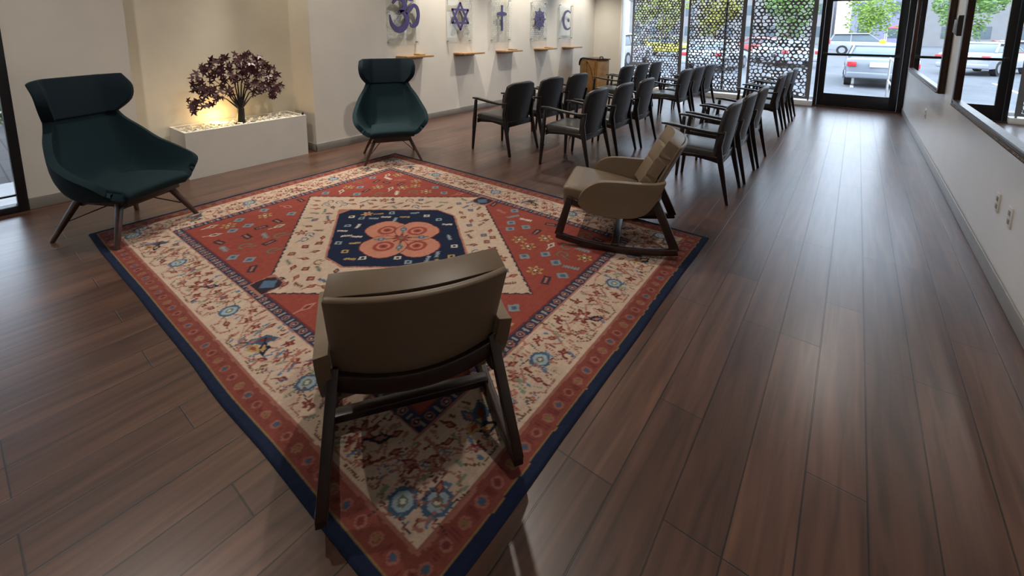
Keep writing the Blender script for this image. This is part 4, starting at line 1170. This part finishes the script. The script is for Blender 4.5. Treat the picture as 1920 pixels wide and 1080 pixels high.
    MB().box(x0 - 0.10, x0 + 0.25, -Wd + 0.02, Wd - 0.02, low[0][1] + 0.02, low[0][1] + 0.22).build('bumper', paint, e, bevel=0.04, seg=3)
    MB().box(x0 - 0.025, x0 + 0.1, -0.27, 0.27, z - 0.06, z + 0.10).build('licence_plate', PLATE, e, bevel=0.005)
    return e
N = PI / 2
G = -0.45
make_car('sedan', (0.20, 0.22, 0.25), (0.62, 21.8, G), N + 0.03, 'grey sedan parked tail toward the glass door')
make_car('suv', (0.36, 0.38, 0.41), (0.50, 46.0, G), 0.0, 'silver utility vehicle parked far behind the grey sedan')
make_car('sedan', (0.34, 0.35, 0.38), (-3.4, 30.0, G), N + 0.5, 'silver sedan left of the grey sedan, partly behind the door frame')
make_car('suv', (0.36, 0.38, 0.34), (5.6, 52.5, G), 0.1, 'white utility vehicle beside the red canopy')
make_car('sedan', (0.34, 0.36, 0.40), (-5.6, 24.5, G), N - 0.1, 'pale sedan seen through the middle perforated screen')
make_car('suv', (0.36, 0.36, 0.37), (-10.5, 24.0, G), N, 'white utility vehicle seen through the left perforated screen')
make_car('sedan', (0.45, 0.38, 0.05), (-11.2, 34.0, G), 0.0, 'yellow car in the back parking row')
make_car('sedan', (0.42, 0.05, 0.05), (-4.8, 35.5, G), 0.0, 'red car in the back parking row')
make_car('sedan', (0.36, 0.37, 0.40), (6.8, 27.0, G), N, 'silver sedan to the right of the grey sedan')

def make_tree(x, y, h, r, seed, col, label):
    e = empty('leafy_tree', (x, y, -0.45)); tag(e, label, 'tree', 'trees beyond the parking lot')
    MB().tube([(0, 0, 0), (0.05, 0, h * 0.35), (0, 0.1, h * 0.6)], [0.16, 0.12, 0.05], 8).build('trunk', mat('bark', (0.14, 0.10, 0.07), 0.9, noise=(8, 0.3)), e)
    rg = random.Random(seed); b = MB()
    blobs = [(rg.gauss(0, r * 0.36), rg.gauss(0, r * 0.36), h * 0.62 + rg.gauss(0, r * 0.34), rg.uniform(0.35, 0.6) * r) for _ in range(9)]
    for k in range(2600):
        bx, by, bz, br = rg.choice(blobs)
        d = Vector((rg.gauss(0, 1), rg.gauss(0, 1), rg.gauss(0, 1))).normalized() * br * rg.uniform(0.6, 1.0)
        c = Vector((bx, by, bz)) + d; q = Vector((rg.gauss(0, 1), rg.gauss(0, 1), rg.gauss(0, 1))).normalized().to_track_quat('Z', 'Y'); s = rg.uniform(0.08, 0.17)
        b.add([c + q @ Vector(p) * s for p in ((-1, 0, 0), (0, -0.6, 0.15), (1, 0, 0), (0, 0.6, 0.15))], [(0, 1, 2, 3)])
    b.build('foliage', mat('tree_leaves', col, 0.7, noise=(2, 0.35)), e, smooth=0, recalc=False)
make_tree(0.8, 58.0, 6.2, 2.9, 4, (0.24, 0.36, 0.06), 'bright green tree standing right behind the silver utility vehicle')
make_tree(-17.3, 50.0, 6.0, 2.6, 5, (0.36, 0.38, 0.08), 'yellow-green tree seen through the left perforated screen')
make_tree(-12.5, 53.0, 6.0, 2.6, 6, (0.38, 0.36, 0.06), 'yellow tree seen through the middle perforated screen')
make_tree(-5.2, 50.0, 6.4, 2.6, 9, (0.16, 0.28, 0.06), 'dark green tree seen through the right perforated screen')
make_tree(9.5, 55.0, 6.4, 2.9, 7, (0.22, 0.34, 0.07), 'green tree to the right of the red canopy')
# pavilion with red awning, building, bollard, handrail, post
e = empty('market_canopy', (4.9, 63.0, -0.45)); tag(e, 'red canopy roof on posts beyond the parked cars', 'canopy')
MB().add([(-2.6, -2, 2.2), (2.6, -2, 2.2), (2.6, 2, 2.2), (-2.6, 2, 2.2), (0, 0, 3.2)], [(0, 1, 4), (1, 2, 4), (2, 3, 4), (3, 0, 4), (3, 2, 1, 0)]).build('roof', mat('red_canvas', (0.45, 0.07, 0.09), 0.8, noise=(2, 0.1)), e, smooth=0)
for sx in (-2.5, 2.5):
    for sy in (-1.9, 1.9): MB().tube([(sx, sy, 0), (sx, sy, 2.2)], 0.04, 8).build('canopy_post', M['white'], e)
def building(x, y, w, d, h, col, lab, seed):
    e = empty('building', (x, y, -0.45)); tag(e, lab, 'building')
    MB().box(-w / 2, w / 2, 0, d, 0, h).build('wall', mat('facade', col, 0.85, noise=(1.2, 0.06)), e, smooth=0)
    MB().box(-w / 2 - 0.2, w / 2 + 0.2, -0.2, d + 0.2, h, h + 0.25).build('roof', M['concrete'], e, smooth=0)
    nw = int(w / 3)
    for i in range(nw):
        xx = -w / 2 + (i + 0.5) * w / nw
        for z in [1.0 + 3.2 * k for k in range(int(h / 3.2))]:
            MB().box(xx - 0.7, xx + 0.7, -0.03, 0.02, z, z + 1.5).build('window', CARGLASS, e, smooth=0)
building(10.0, 78.0, 22, 10, 7, (0.26, 0.25, 0.38), 'pale violet-grey building behind the bright green tree', 1)
building(-18.0, 78.0, 30, 10, 7, (0.26, 0.25, 0.25), 'beige building far behind the perforated screens', 2)
b = MB(); b.tube([(0, 0, 0), (0, 0, 1.05), (0, 0, 1.12)], [0.11, 0.11, 0.05], 14)
o = b.build('bollard', mat('yellow_paint', (0.60, 0.40, 0.02), 0.5, noise=(5, 0.08))); o.location = (1.05, 30.0, -0.45); o.scale = (1.3, 1.3, 1.35)
tag(o, 'yellow bollard standing behind the grey sedan', 'bollard')
e = empty('handrail', (0.62, 12.0, -0.02)); tag(e, 'pale metal handrail just outside the glass door', 'handrail')
for yy in (-0.7, 0.7): MB().tube([(0, yy, 0), (0, yy, 0.92)], 0.022, 10).build('post', M['steel'], e)
MB().tube([(0, -0.9, 0.92), (0, 0.9, 0.92)], 0.022, 10).build('rail', M['steel'], e); MB().tube([(0, -0.7, 0.45), (0, 0.7, 0.45)], 0.015, 10).build('rail', M['steel'], e)
b = MB()
for k in range(-6, 8): b.box(k * 2.75 - 0.05, k * 2.75 + 0.05, 19.4, 24.4, -0.449, -0.444)
o = b.build('parking_lines', M['white'], smooth=0); struct(o)
# hedge outside the left door
b = MB(); rg = random.Random(33)
for k in range(3500):
    c = Vector((-11 + rg.uniform(-0.7, 0.7), rg.uniform(-5, 4), rg.uniform(0, 1.3))); q = Vector((rg.gauss(0, 1), rg.gauss(0, 1), rg.gauss(0, 1))).normalized().to_track_quat('Z', 'Y'); s = rg.uniform(0.05, 0.10)
    b.add([c + q @ Vector(p) * s for p in ((-1, 0, 0), (0, -0.6, 0.15), (1, 0, 0), (0, 0.6, 0.15))], [(0, 1, 2, 3)])
o = b.build('hedge', mat('hedge_leaves', (0.16, 0.20, 0.07), 0.8, noise=(3, 0.3)), smooth=0, recalc=False); tag(o, 'low green hedge beyond the paved terrace outside the left glass door', 'hedge', kind='stuff')
